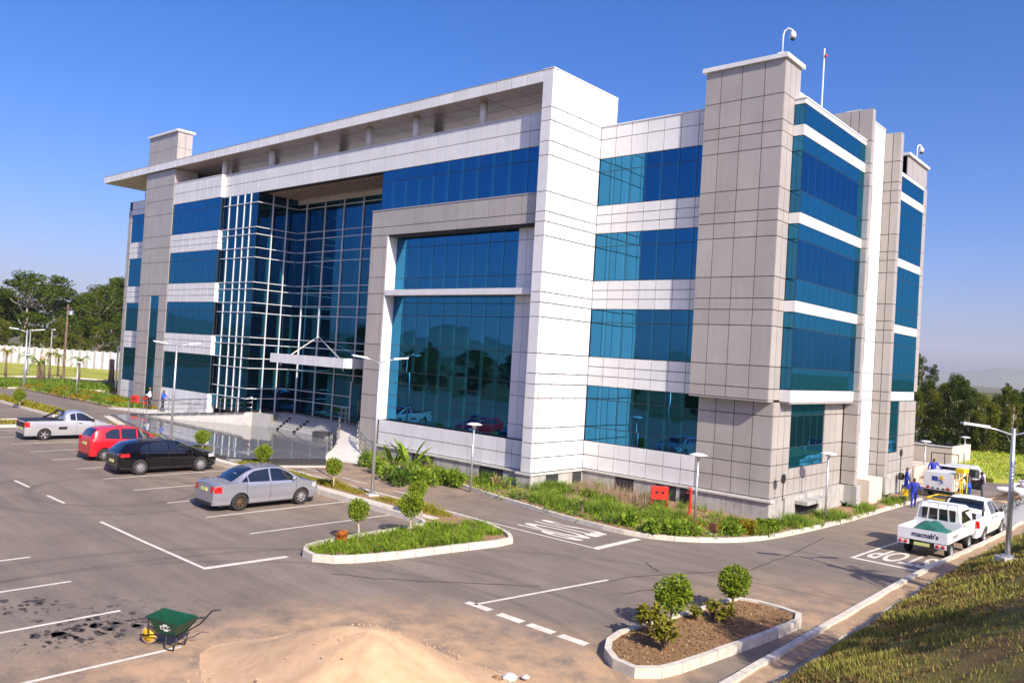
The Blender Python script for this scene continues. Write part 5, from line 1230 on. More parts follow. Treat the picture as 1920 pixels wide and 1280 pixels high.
MB().tube([(-.68,1.2,1.02),(-.6,1.75,1.3),(-.5,1.85,1.44),(.5,1.85,1.44),(.6,1.75,1.3),(.68,1.2,1.02)], .05, 8).build('sports_bar', M['trim'], ut, True)
MB().box(-.62,.62,-.02,.0,.66,.9).build('tailgate_panel', M['trim'], ut)
for s in (-1,1): MB().box(min(s*.82,s*.845),max(s*.82,s*.845),1.55,1.95,.55,.68).build('side_vent', M['trim'], ut)
# white dropside pickup with lettering on the tailgate
def dropside(loc, rz, label, load=True):
    e = empty('dropside_pickup', loc, rz, label, 'pickup', 'white dropside pickups'); wm = M['car_white']
    cab = MB(); prof = [(1.95,.52),(1.95,1.05),(2.0,1.5),(2.12,1.66),(3.0,1.66),(3.3,1.58),(3.85,1.05),(4.0,.95),(4.05,.5)]; w0 = .76
    for s in (-1,1): pass
    vs = []; n_ = len(prof)
    for s, k in ((-1,0),(1,0)):
        for (y,z) in prof: vs.append((s*(w0-(.1 if z > 1.3 else 0)),y,z))
    fs = [tuple(range(n_-1,-1,-1)), tuple(range(n_,2*n_))]+[(i,(i+1)%n_,n_+(i+1)%n_,n_+i) for i in range(n_)]
    c = cab.add(vs, fs).build('cab', wm, e); md = c.modifiers.new('bevel','BEVEL'); md.width = .06; md.segments = 3
    MB().box(-.56,.56,1.93,1.95,1.12,1.52).build('rear_window', M['car_glass'], e)
    for s in (-1,1):
        x = s*.70; MB().hexa([(x-.05,2.2,1.08),(x+.05,2.2,1.08),(x+.05,3.62,1.08),(x-.05,3.62,1.08),(x-.03-s*.03,2.25,1.5),(x+.02-s*.03,2.25,1.5),(x+.02-s*.03,3.2,1.5),(x-.03-s*.03,3.2,1.5)]).build('side_window', M['car_glass'], e)
        MB().box(s*.80-.07,s*.80+.07,3.45,3.5,1.1,1.32).build('mirror', M['trim'], e); MB().box(min(s*.762,s*.775),max(s*.762,s*.775),2.3,2.45,.95,.98).build('door_handle', M['trim'], e)
    MB().box(-.6,.6,3.5,3.56,1.1,1.5)
    ch = MB(); [ch.box(x-.05,x+.05,.1,3.9,.38,.5) for x in (-.35,.35)]; ch.build('chassis', M['trim'], e)
    MB().box(-.8,.8,0.0,1.9,.62,.68).build('bed_floor', M['trim'], e)
    for nm,b in (('tailgate',(-.8,.8,-.03,.02,.6,.98)),('side_board',(-.82,-.78,.02,1.88,.6,.98)),('side_board',(.78,.82,.02,1.88,.6,.98)),('head_board',(-.8,.8,1.85,1.9,.6,1.1))): MB().box(*b).build(nm, wm, e)
    hb = MB(); 
    for x in (-.72,-.36,0,.36,.72): hb.bar((x,1.87,1.1),(x*.85,1.87,1.72),.035,.035)
    hb.bar((-.64,1.87,1.72),(.64,1.87,1.72),.05,.05); hb.build('rack', wm, e)
    for s in (-1,1):
        MB().box(s*.6-.19,s*.6+.19,-.05,.0,.42,.57).build('lamp_board', wm, e)
        for k in (-1,1): MB().lathe([(0,-.075),(.06,-.07),(.065,-.04)], 12, 'y', (s*.6+k*.09,0,.495)).build('tail_light', M['tail'], e, True)
    MB().box(-.25,.25,-.03,-.01,.42,.53).build('number_plate', M['plate'], e)
    t = text_mesh("macnab's", .24, .002, True); t.materials.append(M['ink']); o = link('lettering', t, e); o.rotation_euler = (rad(90),0,0); o.location = (.1,-.036,.80)
    for s in (1,):
        t = text_mesh("macnab's", .2, .002, False); t.materials.append(M['galv']); o = link('lettering', t, e); o.rotation_euler = (rad(90),0,rad(90)); o.location = (.826,.95,.8)
    for ya in (.85,3.25):
        for s in (-1,1): wheel(e, s*.66, ya, .30, s, 'galv', 5, .18)
    if load:
        r = random.Random(4); g = MB(); nx, ny = 14, 16; vs = []
        for j in range(ny+1):
            for i in range(nx+1):
                u, v = i/nx, j/ny; z = .70+.42*math.sin(math.pi*u)**.7*math.sin(math.pi*v)**.6+.10*math.sin(u*9+v*4)*math.sin(v*11)*math.sin(math.pi*u)
                vs.append((-.66+1.36*u,.35+1.4*v,z+r.uniform(-.02,.02)))
        g.add(vs, [(j*(nx+1)+i,j*(nx+1)+i+1,(j+1)*(nx+1)+i+1,(j+1)*(nx+1)+i) for j in range(ny) for i in range(nx)])
        # the load is a thing of its own
        ld = empty('tarpaulin_load', loc, rz, 'crumpled green tarpaulin heaped in the bed of the white dropside pickup', 'tarpaulin'); g.build('sheet', M['greentarp'], ld, True)
        MB().box(-.5,-.1,.2,.42,.69,.78).build('yellow_edge', M['yellow'], ld)
    return e
dropside((15.32,3.05,gz(15.3,4)), -.02, 'white dropside pickup with lettered tailgate stopped in the service road')
dropside((14.95,34.6,-1.25), .05, 'white dropside pickup cut by the right edge of the photograph', False)
P2 = dict(L=5.0,paint='car_white',r=.36,axles=(1.05,4.05),track=.75,cab=(1.9,4.0),
 top=[(0,.9),(.04,1.08),(.1,1.11),(1.5,1.12),(1.66,1.15),(1.76,1.5),(1.9,1.64),(2.4,1.70),(2.9,1.66),(3.4,1.42),(3.8,1.18),(4.5,1.06),(4.85,.9),(5.0,.66)],
 sh=[(0,.86),(.05,1.06),(2,1.08),(4,1.02),(4.6,.94),(5.0,.62)], w=[(0,.78),(.12,.86),(1,.89),(4,.88),(4.7,.8),(5.0,.6)], wr=[(0,.82),(1.6,.82),(1.85,.66),(3.0,.64),(4,.74),(5.0,.55)], zb=.34,
 sidewin=[(1.98,2.6,[(1.98,1.12),(2.6,1.11)],[(1.98,1.56),(2.6,1.6)]),(2.66,3.6,[(2.66,1.11),(3.6,1.08)],[(2.66,1.59),(3.0,1.52),(3.6,1.1)])],
 ws=(2.98,3.8,.95,.92), rw=(1.68,1.86,.9,.86), tails=[(0,.12,.76,1.04)], heads=[(4.6,4.92,.76,.92)], pz=.6, handles=[(2.1,.98),(2.75,.97)], mirror=(3.4,1.12), seams=[1.92,2.63,3.6], mm='trim', hm='trim', spokes=6, lampin=.62, bedcut=(.74,.12,1.62,.72))
p2, _ = car('white_double_cab_pickup', (15.25,7.95,gz(15.2,10)), -.02, P2, 'white double cab pickup with an open load bed ahead of the dropside pickup')
MB().tube([(-.72,1.2,1.12),(-.66,1.5,1.62),(.66,1.5,1.62),(.72,1.2,1.12)], .045, 7).build('sports_bar', M['trim'], p2, True)
t = text_mesh("macnab's", .3, .002, True); t.materials.append(M['ink']); o = link('lettering', t, p2); o.rotation_euler = (rad(90),0,0); o.location = (0,-.02,.9)
# service trailer with logo panel
tr = empty('service_trailer', (11.45,21.4,-1.25), -.08, 'white box trailer with blue logo panel behind the workers', 'trailer')
MB().box(-.74,.74,.0,2.2,.45,1.4).build('box_body', M['car_white'], tr); MB().box(-.7,.7,-.05,2.3,.3,.44).build('chassis', M['trim'], tr)
for s in (-1,1): wheel(tr, s*.72, 1.1, .3, s, 'galv', 5, .18); MB().add([(s*.5-.12,-.06,.5),(s*.5+.12,-.06,.5),(s*.5,-.06,.7)],[(0,1,2)]).build('reflector', M['tail'], tr)
for k in range(5): MB().box(-.6+.27*k,-.46+.27*k,-.012,.0,.5,.57).build('vent_slot', M['trim'], tr)
MB().box(-.32,-.02,-.012,.0,.95,1.19).build('logo_square', M['logo_blue'], tr); MB().lathe([(0,-.014),(.11,-.012),(.11,0)], 14, 'y', (.16,0,1.13)).build('logo_disc', M['yellow'], tr)
MB().tube([(.02,-.01,1.0),(.22,-.01,.98),(.24,-.01,.86),(.12,-.01,.82)], .025, 6).build('logo_stroke', M['logo_blue'], tr)
rk = MB(); [rk.tube([(x,y,.4),(x,y,1.75)], .03, 5) for x in (.88,1.2) for y in (.05,.8)]; [rk.tube([(.88,.05,z),(1.2,.05,z)], .03, 5) for z in (.45,.8,1.1,1.4,1.72)]; rk.build('yellow_rack', M['yellow'], tr)
MB().box(.85,1.25,.0,.9,1.5,1.72).build('yellow_panel', M['yellow'], tr)
# low flat trailer with yellow frame
ft = empty('flat_trailer', (12.25,18.3,-1.25), -.06, 'low flat trailer with yellow frame behind the dropside pickup', 'trailer'); ft.scale = (.72,.72,.72)
MB().box(-.8,.9,0,2.6,.42,.48).build('deck', M['trim'], ft); fr_ = MB(); [fr_.bar(a,b,.07,.09) for a,b in (((-.85,0,.5),(.95,0,.5)),((-.85,2.6,.5),(.95,2.6,.5)),((-.85,0,.5),(-.85,2.6,.5)),((.95,0,.5),(.95,2.6,.5)))]; fr_.build('frame', M['yellow'], ft)
for s in (-1,1): wheel(ft, .05+s*.8, 1.4, .26, s, 'galv', 5, .16)
# white van with an open door
vn = empty('white_van', (11.35,24.5,-1.3), -.05, 'white van with its right door standing open beyond the trailer', 'van')
b_ = MB(); pr_ = [(0,.35),(0,1.35),(.25,1.55),(2.9,1.55),(3.5,1.15),(4.2,1.0),(4.3,.35)]; v_ = [(s*(.8-(.06 if z > 1.4 else 0)),y,z) for s in (-1,1) for y,z in pr_]; n7 = len(pr_)
vb = b_.add(v_, [tuple(range(n7-1,-1,-1)),tuple(range(n7,2*n7))]+[(i,(i+1)%n7,n7+(i+1)%n7,n7+i) for i in range(n7)]).build('body', M['car_white'], vn); md = vb.modifiers.new('bevel','BEVEL'); md.width = .06; md.segments = 2
MB().box(-.6,.6,-.015,.0,1.1,1.55).build('rear_window', M['car_glass'], vn)
for ya in (.8,3.4):
    for s in (-1,1): wheel(vn, s*.72, ya, .31, s, 'galv', 5, .18)
dm = MB(); dm.box(.82,1.72,.0,.05,.4,1.05); [dm.bar(a,b,.06,.05) for a,b in (((.85,.025,1.05),(.95,.025,1.62)),((.95,.025,1.62),(1.45,.025,1.62)),((1.45,.025,1.62),(1.7,.025,1.05)))]
od = dm.build('open_door', M['car_white'], vn); MB().box(.9,1.64,-.012,.0,.45,.98).build('door_trim', M['trim'], od); MB().box(.95,1.5,.02,.03,1.07,1.58).build('door_window', M['car_glass'], od)
# ---------------------------------------------------------------- people
M['overall'] = mat('blue_overalls', (.012,.03,.34), .8, var=.25, vscale=6); M['skin'] = mat('skin', (.09,.045,.028), .55); M['whiteshirt'] = mat('white_shirt', (.7,.7,.7), .8); M['darktrouser'] = mat('dark_trousers', (.02,.02,.03), .8)
M['blueshirt'] = mat('blue_shirt', (.02,.09,.5), .8); M['maroon'] = mat('dark_maroon_top', (.03,.012,.03), .8); M['boots'] = mat('boots', (.02,.015,.012), .6); M['hair'] = mat('hair', (.01,.008,.007), .8); M['greytr'] = mat('grey_trousers', (.12,.13,.14), .8)
def person(loc, rz, h, top, legs, label, arms=((.05,.1),(.05,.1)), stride=.12, bend=0., sit=False, hat=None):
    """skin-modifier figure facing +y; arms: ((forward, out) right, left)"""
    e = empty('person', loc, rz, label, 'person'); V = []; E = []; R = []; T = []
    def v(p, r, t): V.append(p); R.append(r); T.append(t); return len(V)-1
    def ed(a, b): E.append((a,b))
    s = h/1.75; hipz = .93
    pel = v((0,0,hipz),.135,'legs'); fw = bend
    wst = v((0,.02+fw*.25,1.08),.125,'top'); chs = v((0,.03+fw*.6,1.30),.15,'top'); nk = v((0,.03+fw*.9,1.47),.062,'skin'); hd = v((0,.045+fw,1.60),.088,'skin'); ht = v((0,.04+fw*1.02,1.69),.078,'hair')
    ed(pel,wst); ed(wst,chs); ed(chs,nk); ed(nk,hd); ed(hd,ht)
    for sx in (1,-1):
        st = stride*sx; hp = v((.10*sx,0,hipz-.06),.105,'legs'); kn = v((.11*sx,.04+st*.55,.50),.072,'legs'); an = v((.115*sx,st-.02,.10),.052,'legs'); to = v((.12*sx,st+.13,.04),.042,'boots'); ed(pel,hp); ed(hp,kn); ed(kn,an); ed(an,to)
        f, o_ = arms[0 if sx > 0 else 1]; sh_ = v((.19*sx,.03+fw*.65,1.40),.068,'top'); el = v((.25*sx+.1*o_*sx,.03+fw*.65+f*.45,1.14+.1*f),.048,'top'); wr_ = v((.25*sx+.2*o_*sx,.08+fw*.65+f*1.0,.90+.32*f),.036,'skin'); hn = v((.25*sx+.22*o_*sx,.11+fw*.65+f*1.15,.82+.36*f),.04,'skin')
        ed(chs,sh_); ed(sh_,el); ed(el,wr_); ed(wr_,hn)
        for q in range(3): fi = v((.25*sx+.22*o_*sx+(q-1)*.026,.13+fw*.65+f*1.25,.745+.38*f),.011,'skin'); ed(hn,fi)
        th = v((.25*sx+.22*o_*sx-.045*sx,.15+fw*.65+f*1.15,.80+.36*f),.011,'skin'); ed(hn,th)
    me = bpy.data.meshes.new('body'); me.from_pydata([(p[0]*s,p[1]*s,p[2]*s) for p in V], E, []); o = bpy.data.objects.new('body', me); COL.objects.link(o)
    md = o.modifiers.new('skin','SKIN'); sv = me.skin_vertices[0].data
    for i,r in enumerate(R): sv[i].radius = (r*s,r*s); sv[i].use_root = (i == 0)
    o.modifiers.new('sub','SUBSURF').levels = 1; bpy.context.view_layer.update()
    m2 = bpy.data.meshes.new_from_object(o.evaluated_get(bpy.context.evaluated_depsgraph_get())); bpy.data.objects.remove(o); m2.name = 'body'
    names = [top,legs,'skin','hair','boots']; m2.materials.clear(); [m2.materials.append(M[k]) for k in names]; idx = {'top':0,'legs':1,'skin':2,'hair':3,'boots':4}
    pts = [(Vector(p)*s,t) for p,t in zip(V,T)]
    for f in m2.polygons: c = f.center; f.material_index = idx[min(pts, key=lambda q:(q[0]-c).length)[1]]; f.use_smooth = True
    b = link('body', m2, e)
    # face: nose, eyes and ears
    hc = Vector((0,.045+fw,1.60))*s; fc = MB()
    fc.lathe([(0,.0),(.018*s,.02*s),(.0,.05*s)], 6, 'y', (hc.x,hc.y+.07*s,hc.z-.01*s)); [fc.lathe([(.0,-.015*s),(.022*s,0),(0,.015*s)], 6, 'x', (sx*.088*s,hc.y,hc.z)) for sx in (-1,1)]; fc.build('face', M['skin'], e)
    ey = MB(); [ey.lathe([(0,.0),(.012*s,.004*s),(0,.012*s)], 6, 'y', (sx*.033*s,hc.y+.08*s,hc.z+.018*s)) for sx in (-1,1)]; ey.build('eyes', M['hair'], e)
    if hat: MB().lathe([(.105*s,.0),(.1*s,.06*s),(.05*s,.10*s),(0,.105*s)], 12, 'z', (hc.x,hc.y,hc.z+.04*s)).build('cap', M[hat], e, True)
    return e
def pl(px, py): p = at(px,py); return (p.x,p.y,p.z)
person(pl(1712,951), 3.6, 1.55, 'overall','overall', 'worker in blue overalls walking with a yellow bag by the kerb', ((.15,.35),(.25,.5)), .16)
yb = empty('yellow_bag', (0,0,0), 0, 'yellow bag held by the walking worker in blue', 'bag'); q = at(1712,951); yb.location = (q.x-.38,q.y-.15,q.z+.45); MB().prism([(-.12,-.05),(.14,-.04),(.15,.05),(-.11,.06)], 0.1, .42).build('bag', M['yellow'], yb); MB().tube([(-.1,0,.42),(0,0,.52),(.1,0,.42)], .015, 5).build('strap', M['yellow'], yb)
person((10.0,20.7,-1.25), -1.2, 1.6, 'overall','overall', 'worker in blue overalls wearing a dark backpack beside the building', ((.1,.1),(.1,.1)), .1)
bp_ = empty('backpack', (9.72,20.72,-.25), 0.4, 'dark brown backpack on the back of the worker near the building', 'backpack'); MB().lathe([(0,-.2),(.14,-.18),(.17,0),(.13,.18),(0,.22)], 10).build('pack', mat('brown_canvas',(.06,.045,.03),.9), bp_, True); MB().tube([(.1,0,-.15),(.2,0,0),(.1,0,.18)], .02, 5).build('strap', M['boots'], bp_)
person((10.75,23.2,-.75), -2.6, 1.55, 'overall','overall', 'worker in blue overalls climbing down beside the logo trailer with arms spread', ((.3,.9),(.3,.9)), .2)
person((12.75,22.3,-1.25), .4, 1.55, 'boots','blueshirt', 'worker in dark jacket and bright blue trousers bending by the yellow rack', ((.6,.1),(.6,.1)), .08, .28)
person((13.35,22.9,-1.25), 1.5, 1.6, 'maroon','greytr', 'worker in a dark maroon top and cap next to the open van door', ((.5,.1),(.2,.1)), .08, .05, hat='maroon')
person((-36.3,.0-.55,-.36), 2.6, 1.62, 'whiteshirt','darktrouser', 'man in white shirt and pale cap walking behind the ramp handrail', ((.4,.1),(.1,.2)), .16, hat='leaf_dry')
person((-34.4,.0-.5,-.36), -.9, 1.62, 'blueshirt','darktrouser', 'person in blue shirt with a dark bag walking behind the ramp', ((.2,.2),(.3,.2)), .16)
# ---------------------------------------------------------------- lamps
def street_lamp(loc, h, rz, label, arm=.95):
    e = empty('street_lamp', loc, rz, label, 'street lamp', 'tall twin arm street lamps')
    MB().box(-.22,.22,-.22,.22,-.2,.2).build('footing', M['conclight'], e)
    MB().tube([(0,0,.2),(0,0,h)], [.07,.05], 10).build('pole', M['galv'], e, True)
    MB().lathe([(.16,.2),(.16,.24),(.1,.26)], 10).build('base_plate', M['galv'], e)
    for s in (-1,1):
        MB().tube([(0,0,h-.18),(s*arm*.45,0,h-.05),(s*arm*.75,0,h+.0)], .028, 6).build('arm', M['galv'], e, True)
        hd = MB(); hd.hexa([(s*arm*.6,-.07,h-.03),(s*arm*1.25,-.09,h+.05),(s*arm*1.25,.09,h+.05),(s*arm*.6,.07,h-.03),(s*arm*.6,-.06,h+.04),(s*arm*1.25,-.07,h+.1),(s*arm*1.25,.07,h+.1),(s*arm*.6,.06,h+.04)])
        o = hd.build('lamp_head', M['lampwhite'], e); MB().box(min(s*arm*.8,s*arm*1.2),max(s*arm*.8,s*arm*1.2),-.05,.05,h-.0+.015,h+.03).build('lens', M['head'], o)
street_lamp((-2.05,-7.25,gz(-2,-7)), 5.55, 1.3, 'tall twin arm street lamp in the hedge right of the silver sedan')
street_lamp((-18.9,-7.3,gz(-19,-7)), 5.4, 1.3, 'tall twin arm street lamp in the hedge behind the black hatchback')
street_lamp((-42.6,-7.0,gz(-42,-7)), 5.4, .9, 'tall twin arm street lamp at the far left behind the silver pickup')
_l = None
for _i in range(400):
    _p = CAM+ray(1889,1049)*(20+_i*.1)
    if _p.z <= bankz(_p.x,_p.y): _l = _p; break
_t = (_l-CAM).dot(Vector((_fw.x,_fw.y,0)))/ray(1884,802).dot(Vector((_fw.x,_fw.y,0)))
print('right lamp', _l, (CAM+ray(1884,802)*_t).z-_l.z)
street_lamp((_l.x,_l.y,_l.z-.12), (CAM+ray(1884,802)*_t).z-_l.z+.12, .75, 'tall twin arm street lamp on the grass bank at the right edge', 1.1)
def mushroom(px, py, toppy, label, loc=None, h=None):
    p = at(px,py,.1) if loc is None else Vector(loc)
    if h is None:
        t = (p-CAM).dot(Vector((_fw.x,_fw.y,0)))/ray(px,toppy).dot(Vector((_fw.x,_fw.y,0))); h = (CAM+ray(px,toppy)*t).z-p.z
    e = empty('mushroom_lamp', p, 0, label, 'lamp', 'mushroom top garden lamps')
    MB().tube([(0,0,-.1),(0,0,h-.2)], [.055,.04], 8).build('pole', M['galv'], e, True); MB().lathe([(.06,h-.22),(.1,h-.12),(.12,h-.05),(.05,h-.03)], 12).build('lantern', M['head'], e, True)
    MB().lathe([(.1,h-.07),(.34,h-.055),(.33,h-.03),(.18,h+.02),(0,h+.03)], 18).build('shade', M['lampwhite'], e, True)
mushroom(882,918,793,'mushroom top garden lamp in the bed below the white panels'); mushroom(1302,988,850,'mushroom top garden lamp in front of the red hydrant'); mushroom(1547,976,848,'mushroom top garden lamp on the right side bed by the kerb')
mushroom(1717,898,833,'mushroom top garden lamp behind the workers', (9.2,27.5,-1.2), 2.6); mushroom(1801,880,823,'mushroom top garden lamp on the far right lawn', (9.3,37.5,-1.2), 2.5)
mushroom(178,757,690,'mushroom top garden lamp in the yellow ground cover at the left', (-46.5,-1.9,-.3), 2.9); mushroom(58,745,668,'mushroom top garden lamp on the far left strip', (-58,-2.0,-.3), 3.0)
# ---------------------------------------------------------------- fire fighting gear
def hose_cabinet(loc, rz, label, w=.8):
    e = empty('fire_hose_cabinet', loc, rz, label, 'hose cabinet'); e.scale = (.75,)*3; MB().box(-w/2,w/2,-.15,.15,.45,1.15).build('cabinet', M['red'], e)
    for x in (-w/2+.06,w/2-.06): MB().box(x-.03,x+.03,-.05,.05,-.1,.45).build('leg', M['red'], e)
    for x in (-.17,.17): MB().lathe([(.0,-.165),(.085,-.16),(.085,-.15)], 14, 'y', (x,0,.83)).build('window', M['black'], e)
    MB().box(-.01,.01,-.16,-.15,.47,1.13).build('door_seam', M['trim'], e)
p = at(1235,950,.1); hose_cabinet((p.x,p.y,p.z), .7, 'red fire hose cabinet with two oval windows in the garden bed', .95)
hose_cabinet((-37.3,-.35,-.4), .3, 'red fire hose cabinet nearest the man in white'); hose_cabinet((-38.9,-.5,-.4), .3, 'red fire hose cabinet at the left end behind the ramp')
p = at(1293,962,.1); hy = empty('fire_hydrant', p, 0, 'slim red fire hydrant standpipe right of the hose cabinet', 'hydrant')
MB().tube([(0,0,-.1),(0,0,.95),(-.06,0,1.05)], .06, 8).build('standpipe', M['red'], hy); MB().lathe([(0,0),(.09,.02),(.09,.06),(0,.08)], 10, 'x', (-.14,0,1.0)).build('valve_wheel', M['galv'], hy); MB().tube([(0,0,.85),(-.16,0,.8)], .045, 7).build('outlet', M['red'], hy)
def disc_sign(loc, h, label):
    e = empty('round_sign', loc, 0, label, 'sign'); MB().tube([(0,0,0),(0,0,h)], .02, 5).build('rod', M['trim'], e); MB().lathe([(0,-.02),(.2,-.02),(.2,.02),(0,.02)], 16, 'x', (0,0,h+.15)).build('disc', M['trim'], e)
disc_sign((9.75,4.35,-.05), .75, 'dark round sign on a thin rod at the grey tower corner'); disc_sign((10.3,18.4,-.9), 2.0, 'dark round sign on a thin rod at the far end block')
bx_ = at(1336,1003,.1); sg = empty('marker_post', bx_, 0, 'small brown marker post behind the kerb at the bend', 'marker post'); MB().box(-.13,.13,-.05,.05,.08,.42).build('plate', mat('brown_plate',(.16,.05,.03),.6), sg); MB().box(-.15,.15,-.08,.08,-.1,.08).build('foot', M['conclight'], sg)
# ---------------------------------------------------------------- wheelbarrow
wb = empty('wheelbarrow', at(318,1212), 0, 'dark green wheelbarrow with yellow wheel standing on the car park', 'wheelbarrow')
M['barrow'] = mat('green_steel', (.004,.055,.025), .4, var=.2, vscale=6); M['tan'] = mat('dusty_tyre', (.42,.30,.19), .9)
def tray():
    top = [(-.42,-.30),(.42,-.33),(.42,.33),(-.42,.30)]; bot = [(-.16,-.18),(.26,-.2),(.26,.2),(-.16,.18)]; zt = [.70,.62,.62,.70]; b = MB()
    o = [(x,y,z) for (x,y),z in zip(top,zt)]+[(x,y,.34) for x,y in bot]; i = [(x*.96,y*.95,z) for (x,y),z in zip(top,zt)]+[(x*.94,y*.94,.37) for x,y in bot]
    fo = [(4,5,6,7),(0,1,5,4),(1,2,6,5),(2,3,7,6),(3,0,4,7)]; fo = [(7,6,5,4),(0,4,5,1),(1,5,6,2),(2,6,7,3),(3,7,4,0)]
    b.add(o, [f[::-1] for f in fo]); b.add(i, fo); b.add(o[:4]+i[:4], [(0,1,5,4),(1,2,6,5),(2,3,7,6),(3,0,4,7)]); return b
wt = tray().build('tray', M['barrow'], wb)
MB().tube([(-.42,-.3,.70),(.42,-.33,.62),(.42,.33,.62),(-.42,.30,.70),(-.42,-.3,.70)], .014, 6).build('rim', M['barrow'], wt)
sgn = MB()
def _tp(x, z, o): return (x,-.19-.39*(z-.34)-o,z)
for (x0,x1,z0,z1) in ((-.08,.19,.46,.545),(.0,.11,.42,.585)): sgn.add([_tp(x0,z0,.012),_tp(x1,z0,.012),_tp(x1,z1,.012),_tp(x0,z1,.012)],[(0,1,2,3)])
for (x0,x1) in ((-.05,.0),(.03,.08),(.11,.16)): sgn.cur = 1; sgn.add([_tp(x0,.48,.016),_tp(x1,.48,.016),_tp(x1,.525,.016),_tp(x0,.525,.016)],[(0,1,2,3)])
sgn.build('painted_mark', [M['white'],M['barrow']], wt)
for s in (-1,1):
    MB().tube([(-.62,s*.09,.2),(-.3,s*.16,.28),(.3,s*.22,.33),(.55,s*.25,.5),(.82,s*.27,.82),(1.02,s*.28,.86)], .017, 7).build('handle', M['black'], wb, True)
    MB().tube([(.05,s*.2,.31),(.02,s*.2,.06),(.1,s*.2,.02),(.24,s*.2,.03),(.3,s*.2,.31)], .015, 6).build('leg', M['black'], wb, True)
    MB().tube([(-.46,s*.1,.23),(-.42,s*.22,.68)], .012, 6).build('brace', M['black'], wb)
wh = MB().lathe([(.15,-.04),(.18,-.045),(.2,0),(.18,.045),(.15,.04),(.15,-.04)], 24, 'y', (-.52,0,.2)).build('wheel', M['tan'], wb, True); MB().lathe([(0,-.03),(.15,-.042),(.15,0),(.15,.042),(0,.03)], 24, 'y', (-.52,0,.2)).build('hub', M['yellow'], wh, True)
MB().tube([(-.66,-.09,.2),(-.66,.09,.2)], .02, 6).build('front_bar', M['black'], wb); MB().tube([(-.52,-.1,.2),(-.52,.1,.2)], .012, 6).build('axle', M['black'], wb)
wb.rotation_euler = (0,0,rad(28)); wb.scale = (.88,)*3
# ---------------------------------------------------------------- sand, gravel, bags
def heap(name, cx, cy, rx, ry, h, m, label, cat, seed=0, n=40, z0=None, rough=.04):
    r = random.Random(seed); ph = [r.uniform(0,6) for _ in range(8)]; vs = []; fs = []; K = 48
    zb_ = gz(cx,cy) if z0 is None else z0; vs.append((cx,cy,zb_+h))
    for i in range(1,n+1):
        t = i/n
        for k in range(K):
            a = 2*math.pi*k/K; wob = 1+.07*math.sin(2*a+ph[0])+.05*math.sin(5*a+ph[1])+.03*math.sin(9*a+ph[2])
            z = h*(.5*(1+math.cos(math.pi*t**.92)))**1.2*(1+.15*math.sin(3*a+ph[3])*t)+rough*h*(math.sin(a*7+t*21+ph[4])*math.sin(t*17+a*3+ph[5]))*(1-t)**.6*t**.6
            vs.append((cx+rx*t*wob*math.cos(a),cy+ry*t*wob*math.sin(a),zb_-.03+z*(1 if i < n else 0)))
    for k in range(K): fs.append((0,1+k,1+(k+1)%K))
    for i in range(n-1):
        for k in range(K): fs.append((1+i*K+k,1+(i+1)*K+k,1+(i+1)*K+(k+1)%K,1+i*K+(k+1)%K))
    return tag(MB().add(vs, fs).build(name, M[m], None, True), label, cat)
heap('sand_pile', 12.05,-18.75, 3.9,3.2, 1.16, 'sandpile', 'big heap of pale orange building sand in the foreground', 'sand pile', 3)
heap('gravel_heap', 16.8,18.6, 3.4,3.8, 1.25, 'gravel', 'grey gravel heap beside the double cab pickup at the right', 'gravel heap', 6, rough=.07)
mb = MB(); r = random.Random(17)
for i in range(5200):
    a = r.uniform(0,6.283); t = r.random()**.5*1.08; x = 16.8+3.4*t*math.cos(a); y = 18.6+3.8*t*math.sin(a); zz = 1.25*(.5*(1+math.cos(math.pi*min(1,t)**.92)))**1.2
    s_ = r.uniform(.025,.07); z = gz(16.8,18.6)+zz-.01; mb.cur = r.randrange(3); mb.add([(x-s_,y-s_*.7,z-s_*.5),(x+s_,y-s_*.6,z-s_*.4),(x+s_*.1,y+s_,z-s_*.5),(x+r.gauss(0,s_*.3),y,z+s_)],[(0,1,3),(1,2,3),(2,0,3)])
tag(mb.build('gravel_stones', [M['gravel'],M['conc'],M['granite']]), 'loose grey stones covering the gravel heap', 'gravel', kind='stuff')
heap('sand_heap', 14.9,25.2, 2.2,2.4, .7, 'sandpile', 'low sandy heap under the white bags at the right edge', 'sand heap', 9)
M['bagw'] = mat('woven_bag', (.66,.62,.58), .85, var=.12, vscale=9, bump=.4, bscale=20)
def sack(loc, rz, label, sc=1.):
    r = random.Random(int(loc[0]*100)); e = empty('white_sack', loc, rz, label, 'sack', 'white sacks on the heap'); vs = []; n, K = 8, 12
    for i in range(n+1):
        t = i/n; x = (t-.5)*.95; rr = .24*math.sin(math.pi*(.08+.84*t))**.45
        for k in range(K): a = 6.283*k/K; vs.append((x,rr*1.25*math.cos(a)+r.uniform(-.02,.02),.2+rr*.8*math.sin(a)+r.uniform(-.02,.02)))
    fs = [(i*K+k,i*K+(k+1)%K,(i+1)*K+(k+1)%K,(i+1)*K+k) for i in range(n) for k in range(K)]+[tuple(range(K-1,-1,-1)),tuple(n*K+k for k in range(K))]
    MB().add(vs, fs).build('bag', M['bagw'], e, True); MB().tube([(.46,0,.2),(.56,0,.24)], [.08,.12], 7).build('tied_end', M['bagw'], e); e.scale = (sc,)*3
